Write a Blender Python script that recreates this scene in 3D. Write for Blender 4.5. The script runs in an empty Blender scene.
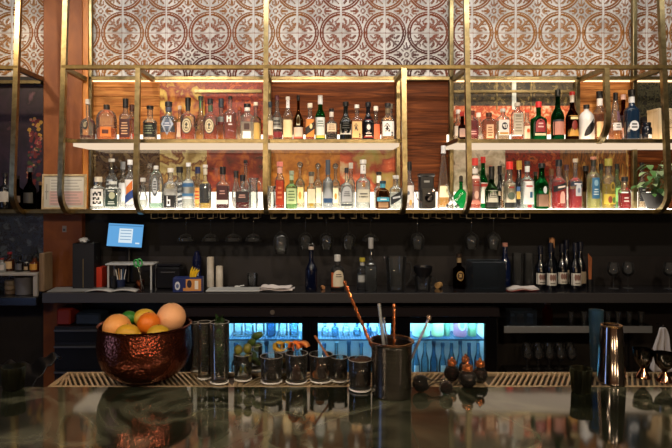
import bpy, math, random
import numpy as np
from mathutils import Vector, Matrix
random.seed(7)
PI = math.pi
C = bpy.context.scene.collection
S = bpy.context.scene

# ------------------------------------------------------------------ camera, world, lights, exposure
EYE, FOC, CX, CY = 1.60, 560.0, 312.0, 195.0
def X(px, d): return (px - CX) / FOC * d
def Z(py, d): return EYE - (py - CY) / FOC * d
cam_d = bpy.data.cameras.new('camera'); cam = bpy.data.objects.new('camera', cam_d); C.objects.link(cam)
cam.location = (0, 0, EYE); cam.rotation_euler = (PI/2, 0, 0)
cam_d.sensor_width = 36; cam_d.lens = 30.0
cam_d.shift_x = (336 - CX) / 672; cam_d.shift_y = -(224 - CY) / 672
cam_d.dof.use_dof = True; cam_d.dof.focus_distance = 3.95; cam_d.dof.aperture_fstop = 10
cam_d.clip_start = 0.05
S.camera = cam
S.view_settings.view_transform = 'Standard'; S.view_settings.look = 'None'
S.view_settings.exposure = 0.0; S.view_settings.gamma = 1.0; S.view_settings.use_curve_mapping = False
S.cycles.use_denoising = True
S.cycles.max_bounces = 10; S.cycles.transparent_max_bounces = 24; S.cycles.transmission_bounces = 8
S.cycles.glossy_bounces = 5; S.cycles.diffuse_bounces = 3
S.cycles.caustics_refractive = True; S.cycles.caustics_reflective = False
S.cycles.sample_clamp_indirect = 4.0
w = bpy.data.worlds.new('world'); S.world = w; w.use_nodes = True
w.node_tree.nodes['Background'].inputs[0].default_value = (0.5, 0.6, 0.8, 1)
w.node_tree.nodes['Background'].inputs[1].default_value = 0.02

def spot(name, loc, target, energy, col, size=math.radians(60), blend=0.8, radius=0.05):
    d = bpy.data.lights.new(name, 'SPOT'); d.energy = energy; d.color = col
    d.spot_size = size; d.spot_blend = blend; d.shadow_soft_size = radius
    o = bpy.data.objects.new(name, d); C.objects.link(o); o.location = loc
    o.rotation_euler = (Vector(target) - Vector(loc)).to_track_quat('-Z', 'Y').to_euler()
    return o
def area(name, loc, target, energy, col, sx, sy):
    d = bpy.data.lights.new(name, 'AREA'); d.energy = energy; d.color = col
    d.shape = 'RECTANGLE'; d.size = sx; d.size_y = sy
    o = bpy.data.objects.new(name, d); C.objects.link(o); o.location = loc
    o.rotation_euler = (Vector(target) - Vector(loc)).to_track_quat('-Z', 'Y').to_euler()
    return o
WARM = (1.0, 0.80, 0.60)
area('ceiling_wall_washer', (0.2, 3.0, 3.35), (0.2, 4.27, 2.72), 60, (1.0, 0.94, 0.88), 5.4, 0.15)
spot('overhead_spot', (-2.6, 2.7, 3.3), (-1.9, 4.27, 2.3), 90, (1.0, 0.74, 0.46), math.radians(50))
spot('overhead_spot', (-1.3, 1.6, 3.3), (-1.0, 4.1, 1.95), 140, WARM, math.radians(44))  # this and the next three: unseen front spots added to brighten bottle labels
spot('overhead_spot', (0.1, 1.6, 3.3), (0.1, 4.1, 1.95), 120, WARM, math.radians(44))
spot('overhead_spot', (1.1, 1.6, 3.3), (1.2, 4.1, 1.95), 125, WARM, math.radians(44))
spot('overhead_spot', (2.3, 1.6, 3.3), (2.2, 4.1, 1.95), 130, WARM, math.radians(44))
# low warm light over the guests' side of the bar
for _x, _e in ((-1.5, 16), (-0.45, 16), (0.75, 16), (1.7, 16)):
    _d = bpy.data.lights.new('pendant_bulb', 'POINT'); _d.energy = _e; _d.color = (1.0, .74, .48); _d.shadow_soft_size = .07
    _o = bpy.data.objects.new('pendant_bulb', _d); C.objects.link(_o); _o.location = (_x, .35, 2.35); _o.data.energy *= 2.5
for _x, _y, _e in ((1.0, -1.3, 14), (-0.5, -2.0, 14), (2.4, -1.8, 14)):  # unseen low lights added for warm glints on the copper bowl
    _d = bpy.data.lights.new('low_warm_fill', 'POINT'); _d.energy = _e*1.8; _d.color = (1.0, .70, .40); _d.shadow_soft_size = .14
    _o = bpy.data.objects.new('low_warm_fill', _d); C.objects.link(_o); _o.location = (_x, _y, 1.0)
spot('back_counter_downlight', (-1.0, 2.2, 3.3), (-0.9, 4.0, 0.95), 40, (1, .88, .76), math.radians(50))
spot('back_counter_downlight', (0.9, 2.2, 3.3), (0.9, 4.0, 0.95), 30, (1, .88, .76), math.radians(50))

# ------------------------------------------------------------------ materials
def hexc(h):
    h = h.lstrip('#'); v = [int(h[i:i+2], 16) / 255 for i in (0, 2, 4)]
    return tuple(c / 12.92 if c <= .04045 else ((c + .055) / 1.055) ** 2.4 for c in v)
_mc = {}
def new_mat(name):
    m = bpy.data.materials.new(name); m.use_nodes = True
    nt = m.node_tree
    for n in list(nt.nodes): nt.nodes.remove(n)
    out = nt.nodes.new('ShaderNodeOutputMaterial')
    return m, nt, out
def N(nt, t, **kw):
    n = nt.nodes.new(t)
    for k, v in kw.items():
        if isinstance(k, str) and hasattr(n, k) and k not in n.inputs: setattr(n, k, v)
    return n
def pbr(hexcol, rough=0.5, metal=0.0, bump=0.0, bscale=80, var=0.0, vscale=6, coat=0.0, spec=0.5):
    key = ('p', hexcol, rough, metal, bump, bscale, var, vscale, coat, spec)
    if key in _mc: return _mc[key]
    m, nt, out = new_mat('surface_' + hexcol.strip('#'))
    b = nt.nodes.new('ShaderNodeBsdfPrincipled')
    c = hexc(hexcol)
    b.inputs['Base Color'].default_value = (*c, 1); b.inputs['Roughness'].default_value = rough
    b.inputs['Metallic'].default_value = metal; b.inputs['Coat Weight'].default_value = coat
    b.inputs['Specular IOR Level'].default_value = spec
    tc = nt.nodes.new('ShaderNodeTexCoord')
    if var > 0:
        n = nt.nodes.new('ShaderNodeTexNoise'); n.inputs['Scale'].default_value = vscale; n.inputs['Detail'].default_value = 6
        nt.links.new(tc.outputs['Object'], n.inputs['Vector'])
        r = nt.nodes.new('ShaderNodeValToRGB')
        r.color_ramp.elements[0].position = .3; r.color_ramp.elements[1].position = .7
        r.color_ramp.elements[0].color = (*[x * (1 - var) for x in c], 1)
        r.color_ramp.elements[1].color = (*[min(1, x * (1 + var)) for x in c], 1)
        nt.links.new(n.outputs['Fac'], r.inputs['Fac']); nt.links.new(r.outputs['Color'], b.inputs['Base Color'])
    if bump > 0:
        n2 = nt.nodes.new('ShaderNodeTexNoise'); n2.inputs['Scale'].default_value = bscale; n2.inputs['Detail'].default_value = 4
        nt.links.new(tc.outputs['Object'], n2.inputs['Vector'])
        bp = nt.nodes.new('ShaderNodeBump'); bp.inputs['Strength'].default_value = bump; bp.inputs['Distance'].default_value = .01
        nt.links.new(n2.outputs['Fac'], bp.inputs['Height']); nt.links.new(bp.outputs['Normal'], b.inputs['Normal'])
    nt.links.new(b.outputs[0], out.inputs[0]); _mc[key] = m
    return m
def emit(hexcol, strength):
    key = ('e', hexcol, strength)
    if key in _mc: return _mc[key]
    m, nt, out = new_mat('glow_' + hexcol.strip('#'))
    e = nt.nodes.new('ShaderNodeEmission'); e.inputs[0].default_value = (*hexc(hexcol), 1); e.inputs[1].default_value = strength
    nt.links.new(e.outputs[0], out.inputs[0]); _mc[key] = m
    return m
def thin_glass(hexcol='#f6f8f6', edge='#9aa4a4', haze=0.06, rough=0.02, edge_haze=.4):
    """clear container wall: transparent, fresnel reflection, tint gathered at grazing angles"""
    key = ('g', hexcol, edge, haze, rough, edge_haze)
    if key in _mc: return _mc[key]
    m, nt, out = new_mat('clear_glass')
    lw = nt.nodes.new('ShaderNodeLayerWeight'); lw.inputs[0].default_value = .35
    mc = nt.nodes.new('ShaderNodeMix'); mc.data_type = 'RGBA'
    mc.inputs[6].default_value = (*hexc(hexcol), 1); mc.inputs[7].default_value = (*hexc(edge), 1)
    nt.links.new(lw.outputs['Facing'], mc.inputs[0])
    tr = nt.nodes.new('ShaderNodeBsdfTransparent'); nt.links.new(mc.outputs[2], tr.inputs[0])
    tl = nt.nodes.new('ShaderNodeBsdfTranslucent'); tl.inputs[0].default_value = (*hexc(hexcol), 1)
    dd = nt.nodes.new('ShaderNodeBsdfDiffuse'); dd.inputs[0].default_value = (*hexc(hexcol), 1)
    df = nt.nodes.new('ShaderNodeMixShader'); df.inputs[0].default_value = .5; nt.links.new(dd.outputs[0], df.inputs[1]); nt.links.new(tl.outputs[0], df.inputs[2])
    m1 = nt.nodes.new('ShaderNodeMixShader')
    pw_ = nt.nodes.new('ShaderNodeMath'); pw_.operation = 'POWER'; pw_.inputs[1].default_value = 3.0; nt.links.new(lw.outputs['Facing'], pw_.inputs[0])
    mk = nt.nodes.new('ShaderNodeMath'); mk.operation = 'MULTIPLY_ADD'; mk.use_clamp = True; mk.inputs[1].default_value = edge_haze; mk.inputs[2].default_value = haze  # white haze mixed in, imitating light caught by clear glass
    nt.links.new(pw_.outputs[0], mk.inputs[0]); nt.links.new(mk.outputs[0], m1.inputs[0])
    nt.links.new(tr.outputs[0], m1.inputs[1]); nt.links.new(df.outputs[0], m1.inputs[2])
    gl = nt.nodes.new('ShaderNodeBsdfGlossy'); gl.inputs['Roughness'].default_value = rough
    fr = nt.nodes.new('ShaderNodeFresnel'); fr.inputs[0].default_value = 1.5
    m2 = nt.nodes.new('ShaderNodeMixShader'); nt.links.new(fr.outputs[0], m2.inputs[0])
    nt.links.new(m1.outputs[0], m2.inputs[1]); nt.links.new(gl.outputs[0], m2.inputs[2])
    nt.links.new(m2.outputs[0], out.inputs[0]); _mc[key] = m
    return m
def refr(hexcol, ior=1.34, rough=0.0, scat=0.55):
    """liquid or coloured glass: refraction plus a little internal scattering"""
    key = ('r', hexcol, ior, rough, scat)
    if key in _mc: return _mc[key]
    m, nt, out = new_mat('liquid_' + hexcol.strip('#'))
    g = nt.nodes.new('ShaderNodeBsdfGlass'); g.inputs['Color'].default_value = (*[c_**.55 for c_ in hexc(hexcol)], 1)
    g.inputs['Roughness'].default_value = rough; g.inputs['IOR'].default_value = ior
    t = nt.nodes.new('ShaderNodeBsdfTranslucent'); t.inputs[0].default_value = (*hexc(hexcol), 1)
    mx = nt.nodes.new('ShaderNodeMixShader'); mx.inputs[0].default_value = scat
    nt.links.new(g.outputs[0], mx.inputs[1]); nt.links.new(t.outputs[0], mx.inputs[2])
    nt.links.new(mx.outputs[0], out.inputs[0]); _mc[key] = m
    return m
def ramp_mat(name, kind, colors, scale=(1, 1, 1), nscale=5, detail=8, rough=.5, metal=0, mirror=0.0, bump=0.0, distort=0.5, coat=0, spec=.5):
    m, nt, out = new_mat(name)
    tc = nt.nodes.new('ShaderNodeTexCoord'); mp = nt.nodes.new('ShaderNodeMapping'); mp.inputs['Scale'].default_value = scale
    nt.links.new(tc.outputs['Object'], mp.inputs[0])
    if kind == 'noise':
        t = nt.nodes.new('ShaderNodeTexNoise'); t.inputs['Distortion'].default_value = distort
    elif kind == 'voronoi':
        t = nt.nodes.new('ShaderNodeTexVoronoi')
    t.inputs['Scale'].default_value = nscale
    if kind == 'noise': t.inputs['Detail'].default_value = detail
    nt.links.new(mp.outputs[0], t.inputs['Vector'])
    r = nt.nodes.new('ShaderNodeValToRGB'); cr = r.color_ramp
    while len(cr.elements) < len(colors): cr.elements.new(.5)
    for e, (p, c) in zip(cr.elements, colors): e.position = p; e.color = (*hexc(c), 1)
    nt.links.new(t.outputs[0], r.inputs['Fac'])
    b = nt.nodes.new('ShaderNodeBsdfPrincipled'); nt.links.new(r.outputs['Color'], b.inputs['Base Color'])
    b.inputs['Roughness'].default_value = rough; b.inputs['Metallic'].default_value = metal; b.inputs['Coat Weight'].default_value = coat
    b.inputs['Specular IOR Level'].default_value = spec
    if bump:
        bp = nt.nodes.new('ShaderNodeBump'); bp.inputs['Strength'].default_value = bump; bp.inputs['Distance'].default_value = .01
        nt.links.new(t.outputs[0], bp.inputs['Height']); nt.links.new(bp.outputs['Normal'], b.inputs['Normal'])
    last = b
    if mirror > 0:
        g = nt.nodes.new('ShaderNodeBsdfGlossy'); g.inputs['Roughness'].default_value = .04
        g.inputs[0].default_value = (.8, .78, .72, 1)
        mx = nt.nodes.new('ShaderNodeMixShader'); mx.inputs[0].default_value = mirror
        nt.links.new(b.outputs[0], mx.inputs[1]); nt.links.new(g.outputs[0], mx.inputs[2]); last = mx
    nt.links.new(last.outputs[0], out.inputs[0])
    return m

BRASS = ramp_mat('brushed_brass', 'noise', [(0.2, '#66593e'), (0.55, '#8a7c58'), (0.9, '#a39670')], (3, 3, 3), 8, rough=.3, metal=.95)
DARKBRASS = ramp_mat('dark_brass', 'noise', [(0.2, '#4d3f26'), (0.8, '#7a6840')], (3, 3, 3), 8, rough=.45, metal=.9)
GLOW = emit('#ffd2a0', 5.0); GLOW_UNDER = emit('#f8dcbc', .95); ADDED_GLOW = emit('#fff0da', 2.2)
GLOW_LOW = emit('#fff0dc', 6.5)
BLACK = pbr('#0b0b0c', .45)
BLACKG = pbr('#08080a', .15)
STEEL = pbr('#a9a9a8', .22, 1.0)
DSTEEL = pbr('#34302f', .35, .6)
CHROME = pbr('#d8d8d8', .08, 1.0)
COPPER = pbr('#b0603a', .22, 1.0, bump=.25, bscale=60)
COPPERS = pbr('#d08050', .25, .8)
WHITE = pbr('#e9e5dc', .5)
THIN = thin_glass(edge='#d4dada', haze=.09, edge_haze=.45)
THIN_BAR = thin_glass('#fafcfc', '#d4dcde', .025, .01, .35)
RIMG = thin_glass('#ffffff', '#ffffff', .7, .05)

# ------------------------------------------------------------------ mesh builder
class MB:
    def __init__(s): s.v = []; s.f = []; s.m = []
    def add(s, vs, fs, m=0):
        o = len(s.v); s.v += [tuple(v) for v in vs]
        for f in fs: s.f.append(tuple(i + o for i in f)); s.m.append(m)
        return s
    def box(s, x0, x1, y0, y1, z0, z1, m=0, bev=0.0):
        if bev <= 0:
            vs = [(x, y, z) for x in (x0, x1) for y in (y0, y1) for z in (z0, z1)]
            return s.add(vs, [(0, 1, 3, 2), (4, 6, 7, 5), (0, 4, 5, 1), (2, 3, 7, 6), (0, 2, 6, 4), (1, 5, 7, 3)], m)
        b = min(bev, (x1-x0)/2.01, (y1-y0)/2.01, (z1-z0)/2.01)
        def ring(i, z):
            return [(x0+i, y0+b, z), (x0+b, y0+i, z), (x1-b, y0+i, z), (x1-i, y0+b, z), (x1-i, y1-b, z), (x1-b, y1-i, z), (x0+b, y1-i, z), (x0+i, y1-b, z)]
        rs = [ [(x0+b, y0+b, z0)]*1 ]
        R = []
        k = b * .3
        for (i, z) in ((b, z0), (0, z0+b), (0, z1-b), (b, z1)):
            if i: R.append([(x0+b, y0+b+k, z), (x0+b+k, y0+b, z), (x1-b-k, y0+b, z), (x1-b, y0+b+k, z), (x1-b, y1-b-k, z), (x1-b-k, y1-b, z), (x0+b+k, y1-b, z), (x0+b, y1-b-k, z)])
            else: R.append(ring(0, z))
        vs = [p for r in R for p in r]; fs = []
        for j in range(3):
            for i in range(8): a = j*8+i; c = j*8+(i+1) % 8; fs.append((a, c, c+8, a+8))
        fs.append(tuple(range(7, -1, -1))); fs.append(tuple(range(24, 32)))
        return s.add(vs, fs, m)
    def lathe(s, prof, seg=24, cx=0, cy=0, z0=0, m=0, n=2.0, dr=1.0, capb=True, capt=True, mfun=None):
        """prof: (z, r); n superellipse exponent of the cross-section; dr depth ratio"""
        vs = []; fs = []
        for z, r in prof:
            nn = n if not callable(n) else n(z)
            for i in range(seg):
                a = 2*PI*(i+.5)/seg; c, q = math.cos(a), math.sin(a)
                k = (abs(c)**nn + abs(q)**nn) ** (-1/nn)
                d = dr if not callable(dr) else dr(z)
                vs.append((cx + r*c*k, cy + r*q*k*d, z0 + z))
        for j in range(len(prof)-1):
            for i in range(seg):
                a = j*seg+i; b = j*seg+(i+1) % seg; fs.append((a, b, b+seg, a+seg))
        if capb and prof[0][1] > 1e-6: fs.append(tuple(range(seg-1, -1, -1)))
        if capt and prof[-1][1] > 1e-6: fs.append(tuple((len(prof)-1)*seg+i for i in range(seg)))
        return s.add(vs, fs, m)
    def tube(s, pts, r, seg=8, m=0, closed=False, radii=None, square=False):
        pts = [Vector(p) for p in pts]; n = len(pts); vs = []; fs = []
        up = Vector((0.0123, 0.02, 1))
        prevx = None
        for i, p in enumerate(pts):
            if closed: t = (pts[(i+1) % n] - pts[i-1]).normalized()
            else: t = (pts[min(i+1, n-1)] - pts[max(i-1, 0)]).normalized()
            if prevx is None:
                ref = Vector((1, 0, 0)) if abs(t.x) < .8 else Vector((0, 0, 1))
                xa = (ref - t*ref.dot(t)).normalized()
            else: xa = (prevx - t*prevx.dot(t)).normalized()
            prevx = xa; ya = t.cross(xa)
            rr = radii[i] if radii else r
            for k in range(seg):
                a = 2*PI*(k+.5)/seg
                q = rr * (1.4142 if square else 1)
                vs.append(p + xa*math.cos(a)*q + ya*math.sin(a)*q)
        for j in range(n if closed else n-1):
            for k in range(seg):
                a = j*seg+k; b = j*seg+(k+1) % seg; j2 = (j+1) % n
                fs.append((a, b, j2*seg+(k+1) % seg, j2*seg+k))
        if not closed: fs.append(tuple(range(seg-1, -1, -1))); fs.append(tuple((n-1)*seg+k for k in range(seg)))
        return s.add(vs, fs, m)
    def ball(s, c, r, seg=16, m=0, sc=(1, 1, 1), rings=None, noise=0):
        rings = rings or seg//2; vs = []; fs = []
        for j in range(rings+1):
            th = PI*j/rings
            for i in range(seg):
                a = 2*PI*i/seg; q = 1 + noise*math.sin(3*a+5*th)*math.sin(th)
                vs.append((c[0]+r*sc[0]*q*math.sin(th)*math.cos(a), c[1]+r*sc[1]*q*math.sin(th)*math.sin(a), c[2]-r*sc[2]*q*math.cos(th)))
        for j in range(rings):
            for i in range(seg): a = j*seg+i; b = j*seg+(i+1) % seg; fs.append((a, b, b+seg, a+seg))
        return s.add(vs, fs, m)
    def grid(s, fn, nu, nv, m=0):
        vs = [fn(i/nu, j/nv) for j in range(nv+1) for i in range(nu+1)]
        fs = [(j*(nu+1)+i, j*(nu+1)+i+1, (j+1)*(nu+1)+i+1, (j+1)*(nu+1)+i) for j in range(nv) for i in range(nu)]
        return s.add(vs, fs, m)
    def build(s, name, mats, parent=None, loc=(0, 0, 0), rot=(0, 0, 0), smooth=True, ang=35):
        me = bpy.data.meshes.new(name); me.from_pydata(s.v, [], s.f)
        mats = mats if isinstance(mats, (list, tuple)) else [mats]
        for m in mats: me.materials.append(m)
        if len(mats) > 1: me.polygons.foreach_set('material_index', s.m)
        if smooth:
            me.polygons.foreach_set('use_smooth', [True]*len(s.f))
            me.set_sharp_from_angle(angle=math.radians(ang))
        me.update()
        o = bpy.data.objects.new(name, me); C.objects.link(o)
        if parent: o.parent = parent
        o.location = loc; o.rotation_euler = rot
        return o
def tag(o, label=None, cat=None, group=None, kind=None):
    if label: o['label'] = label
    if cat: o['category'] = cat
    if group: o['group'] = group
    if kind: o['kind'] = kind
    return o
def thing(name, loc, label, cat, group=None, rz=0):
    o = bpy.data.objects.new(name, None); C.objects.link(o); o.location = loc; o.rotation_euler = (0, 0, rz)
    o.empty_display_size = .05
    return tag(o, label, cat, group)
def dup(root, loc, rz=0, label=None, group=None):
    r = root.copy(); C.objects.link(r); r.location = loc; r.rotation_euler = (0, 0, rz)
    if label: r['label'] = label
    if group: r['group'] = group
    for ch in list(root.children):
        c = ch.copy(); C.objects.link(c); c.parent = r
        for g in ch.children: d = g.copy(); C.objects.link(d); d.parent = c
    return r
def struct(o): o['kind'] = 'structure'; return o
def box(name, x0, x1, y0, y1, z0, z1, m, parent=None, bev=0): return MB().box(x0, x1, y0, y1, z0, z1, bev=bev).build(name, m, parent)

# ------------------------------------------------------------------ the room shell
WY = 4.27                       # plane of the back wall
PLASTER_D = ramp_mat('dark_plaster', 'noise', [(0.3, '#16130f'), (0.7, '#26211d')], (1, 1, 1), 6, rough=.75)
struct(box('floor', -3.6, 3.6, -3.6, 4.6, -.05, 0, ramp_mat('dark_floor', 'noise', [(0.3, '#5a3c26'), (0.8, '#7a5636')], rough=.4)))
struct(box('ceiling', -3.6, 3.6, -3.6, 4.6, 3.4, 3.5, pbr('#1c1917', .8)))
struct(box('wall_left', -3.7, -3.6, -3.6, 4.6, 0, 3.4, pbr('#3a2a20', .8)))
struct(box('wall_right', 3.6, 3.7, -3.6, 4.6, 0, 3.4, pbr('#2b241f', .8)))
struct(box('wall_front', -3.6, 3.6, -3.7, -3.6, 0, 3.4, pbr('#7a583c', .8)))
zs_lo = 1.462                   # below the bottle shelf the wall is black and dark plaster
struct(box('wall_back', -3.6, 3.6, WY, WY+.3, 0, 3.4, PLASTER_D))
struct(box('window_1', -3.59, -3.58, .2, .9, .3, 2.4, emit('#9dbcff', 3.2)))

# pressed tin panels above the racks
def tin_panel(name, px0, px1, rows, T=None, seam_px=123.0, ztop_seam=None, cell=54):
    T = 43.6/FOC*WY
    ux0 = X(seam_px, WY); zs = Z(33.2, WY)
    xa, xb = X(px0, WY), X(px1, WY); za = zs - T*1.0; zb = zs + 2*T
    nx = int((xb-xa)/T*cell); nz = int((zb-za)/T*cell)
    xs = np.linspace(xa, xb, nx+1); zz = np.linspace(za, zb, nz+1)
    XX, ZZ = np.meshgrid(xs, zz)
    u = ((XX-ux0)/T) % 1.0 * 2 - 1; v = ((ZZ-zs)/T) % 1.0 * 2 - 1
    au, av = np.abs(u), np.abs(v)
    rc = np.hypot(1-au, 1-av)
    def sm(d, w): return np.clip(1 - np.abs(d)/w, 0, 1)
    def cap(px, py, ax, ay, bx, by, r):
        vx, vy = bx-ax, by-ay; t = np.clip(((px-ax)*vx+(py-ay)*vy)/(vx*vx+vy*vy), 0, 1)
        return np.clip(1 - np.hypot(px-ax-t*vx, py-ay-t*vy)/r, 0, 1)
    h = np.zeros_like(u); wear_shade = np.zeros_like(u)
    ring = np.clip(1-np.abs(rc-.90)/.10, 0, 1)
    h = np.maximum(h, np.minimum(1, ring*2))
    wear_shade = np.maximum(wear_shade, np.clip(2.6*sm(rc-.84, .05), 0, 1))
    wear_shade = np.maximum(wear_shade, np.clip(2.6*sm(rc-.945, .045), 0, 1))
    # medallion in each tile's middle: a small ring and four three-lobed buds, and small diagonal leaves
    rr = np.hypot(u, v)
    e = [sm(rr-.09, .04)]
    p, q = np.maximum(au, av), np.minimum(au, av)
    e.append(cap(p, q, .25, 0, .42, 0, .06))
    e.append(cap(p, q, .24, .03, .33, .13, .045)); e.append(cap(p, q, .33, .13, .43, .13, .04))
    e.append(cap(p, q, .48, 0, .55, 0, .045))
    e.append(cap(au, av, .17, .17, .24, .24, .045))
    cu, cv = 1-au, 1-av
    a, b = np.maximum(cu, cv), np.minimum(cu, cv)
    e.append(cap(a, b, .20, .20, .54, .54, .06))
    e.append(cap(a, b, .30, .17, .52, .25, .055)); e.append(cap(a, b, .52, .25, .64, .13, .055))
    e.append(cap(a, b, .48, .40, .62, .38, .045))
    e.append(cap(a, b, .24, .12, .44, .10, .05))
    el = np.clip(np.maximum.reduce(e)*2.2, 0, 1)
    h = np.maximum(h, el)
    wear_shade = np.maximum(wear_shade, np.clip(el*1.6, 0, 1)*np.where(el > .96, .6, 1))  # besides rust, the mask paints shadow outlines and lighter highlight centres
    # seams: a flat bead along each upright joint, a groove along each level joint
    eu = 1-au; ev = 1-av
    h = np.where(eu < .045, .35, h); wear_shade = np.where((eu > .035) & (eu < .06), .55, wear_shade); wear_shade = np.where(eu < .035, .0, wear_shade)
    h = np.where(ev < .03, -.2, h); wear_shade = np.where(ev < .028, .8, wear_shade)
    Y = WY - .004 - h*.009
    vs = np.stack([XX, Y, ZZ], -1).reshape(-1, 3)
    idx = np.arange((nz+1)*(nx+1)).reshape(nz+1, nx+1)
    f = np.stack([idx[:-1, :-1], idx[:-1, 1:], idx[1:, 1:], idx[1:, :-1]], -1).reshape(-1, 4)
    me = bpy.data.meshes.new(name); me.from_pydata(vs.tolist(), [], f.tolist())
    at = me.attributes.new('worn_shade', 'FLOAT', 'POINT'); at.data.foreach_set('value', wear_shade.reshape(-1).astype(np.float32))
    me.polygons.foreach_set('use_smooth', [True]*len(f)); me.update()
    m, nt, out = new_mat('painted_pressed_tin')
    an = nt.nodes.new('ShaderNodeAttribute'); an.attribute_name = 'worn_shade'
    tc = nt.nodes.new('ShaderNodeTexCoord')
    n1 = nt.nodes.new('ShaderNodeTexNoise'); n1.inputs['Scale'].default_value = 1.1; n1.inputs['Detail'].default_value = 2
    n2 = nt.nodes.new('ShaderNodeTexNoise'); n2.inputs['Scale'].default_value = 26; n2.inputs['Detail'].default_value = 6
    n3 = nt.nodes.new('ShaderNodeTexNoise'); n3.inputs['Scale'].default_value = 5; n3.inputs['Detail'].default_value = 6
    for n in (n1, n2, n3): nt.links.new(tc.outputs['Object'], n.inputs['Vector'])
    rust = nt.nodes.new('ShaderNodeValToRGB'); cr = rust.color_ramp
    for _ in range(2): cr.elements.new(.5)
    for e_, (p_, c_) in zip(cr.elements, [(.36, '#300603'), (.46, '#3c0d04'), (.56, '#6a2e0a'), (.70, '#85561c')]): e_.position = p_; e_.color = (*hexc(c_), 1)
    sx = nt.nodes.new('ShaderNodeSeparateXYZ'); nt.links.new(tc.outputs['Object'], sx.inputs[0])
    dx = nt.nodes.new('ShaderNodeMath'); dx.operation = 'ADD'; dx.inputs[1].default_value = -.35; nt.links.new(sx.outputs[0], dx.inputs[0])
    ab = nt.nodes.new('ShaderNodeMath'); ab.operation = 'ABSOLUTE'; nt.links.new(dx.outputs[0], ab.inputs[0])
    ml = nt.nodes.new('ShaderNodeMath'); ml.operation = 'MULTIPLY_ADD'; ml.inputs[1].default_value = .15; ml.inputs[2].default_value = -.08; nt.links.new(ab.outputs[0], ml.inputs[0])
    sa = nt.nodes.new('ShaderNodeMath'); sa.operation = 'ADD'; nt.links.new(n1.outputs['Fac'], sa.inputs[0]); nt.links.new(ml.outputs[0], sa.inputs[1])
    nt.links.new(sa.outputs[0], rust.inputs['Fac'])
    paint = nt.nodes.new('ShaderNodeValToRGB'); cr = paint.color_ramp
    cr.elements[0].position = .3; cr.elements[0].color = (*hexc('#9a9894'), 1); cr.elements[1].position = .65; cr.elements[1].color = (*hexc('#c8c6c2'), 1)
    nt.links.new(n3.outputs['Fac'], paint.inputs['Fac'])
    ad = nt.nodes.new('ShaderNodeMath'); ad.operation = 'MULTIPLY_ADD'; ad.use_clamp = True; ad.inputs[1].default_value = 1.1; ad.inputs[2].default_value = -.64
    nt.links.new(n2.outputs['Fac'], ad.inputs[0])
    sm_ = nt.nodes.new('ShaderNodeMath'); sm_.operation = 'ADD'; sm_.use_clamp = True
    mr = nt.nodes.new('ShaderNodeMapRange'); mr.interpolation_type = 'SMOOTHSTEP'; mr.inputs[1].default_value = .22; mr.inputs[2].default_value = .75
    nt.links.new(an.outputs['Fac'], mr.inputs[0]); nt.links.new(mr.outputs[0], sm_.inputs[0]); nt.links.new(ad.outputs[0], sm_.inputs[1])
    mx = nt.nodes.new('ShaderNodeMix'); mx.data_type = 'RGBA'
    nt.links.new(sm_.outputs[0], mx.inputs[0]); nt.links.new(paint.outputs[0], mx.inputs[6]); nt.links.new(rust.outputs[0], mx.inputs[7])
    b = nt.nodes.new('ShaderNodeBsdfPrincipled'); nt.links.new(mx.outputs[2], b.inputs['Base Color'])
    mm = nt.nodes.new('ShaderNodeMath'); mm.operation = 'MULTIPLY'; mm.inputs[1].default_value = .12
    nt.links.new(sm_.outputs[0], mm.inputs[0]); nt.links.new(mm.outputs[0], b.inputs['Metallic'])
    b.inputs['Roughness'].default_value = .45; b.inputs['Specular IOR Level'].default_value = .3
    nt.links.new(b.outputs[0], out.inputs[0])
    me.materials.append(m)
    o = bpy.data.objects.new(name, me); C.objects.link(o); return struct(o)
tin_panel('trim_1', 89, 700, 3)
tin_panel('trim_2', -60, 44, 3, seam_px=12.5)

# wood panels, and mirror panels coloured with painted-in reflections, behind the shelves
WOOD = ramp_mat('walnut_boards', 'noise', [(0.25, '#6a3c18'), (0.5, '#9c6430'), (0.75, '#c48c4c')], (1.0, 1, 16), 3.2, 10, rough=.55, spec=.2, distort=1.2)
WOODD = ramp_mat('dark_walnut_boards', 'noise', [(0.25, '#2e1508'), (0.55, '#5c2f14'), (0.8, '#8a5026')], (.9, 1, 14), 3.0, 10, rough=.6, spec=.12, distort=1.4)
OAK = ramp_mat('oak_trim', 'noise', [(0.3, '#a35c1c'), (0.7, '#d08a3c')], (8, 8, 1), 5, rough=.5)
PILLAR = ramp_mat('leather_brown_plaster', 'noise', [(0.3, '#6a3410'), (0.6, '#844a1c'), (0.85, '#a06028')], (1, 1, .6), 7, rough=.6, bump=.4)
def panel(n, px0, px1, py0, py1, m, t=.006, y=None):
    y = y or WY
    return struct(box(f'trim_{n}', X(px0, y), X(px1, y), y-t, y-.0005, Z(py1, y), Z(py0, y), m))
k = 3
def planks(px0, px1, py0, py1, m, step=9.5):
    global k
    y0 = py0; mb = MB()
    while y0 < py1 - .5:
        y1 = min(py1, y0+step)
        mb.box(X(px0, WY), X(px1, WY), WY-.008, WY-.0005, Z(y1, WY)+.001, Z(y0, WY)-.001, bev=.002); y0 = y1
    struct(mb.build(f'trim_{k}', m, smooth=False)); k += 1
planks(90, 160, 78, 148, WOOD)
planks(270, 397, 78, 148, WOODD, 34)
planks(397, 450.5, 78, 213, WOODD, 34)
planks(577, 632, 78, 148, WOOD, 12)
planks(628, 690, 148, 213, WOODD, 20)
def mirror_panel(px0, px1, py0, py1, colors, mirror, ns=4,  kind='noise', scale=(1, 1, 1), rough=.4):  # mottled colours mostly stand in for what the mirrors reflect
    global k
    panel(k, px0, px1, py0, py1, ramp_mat('mottled_mirror', kind, colors, scale, ns, 10, rough=rough, mirror=mirror, distort=.35)); k += 1
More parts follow.
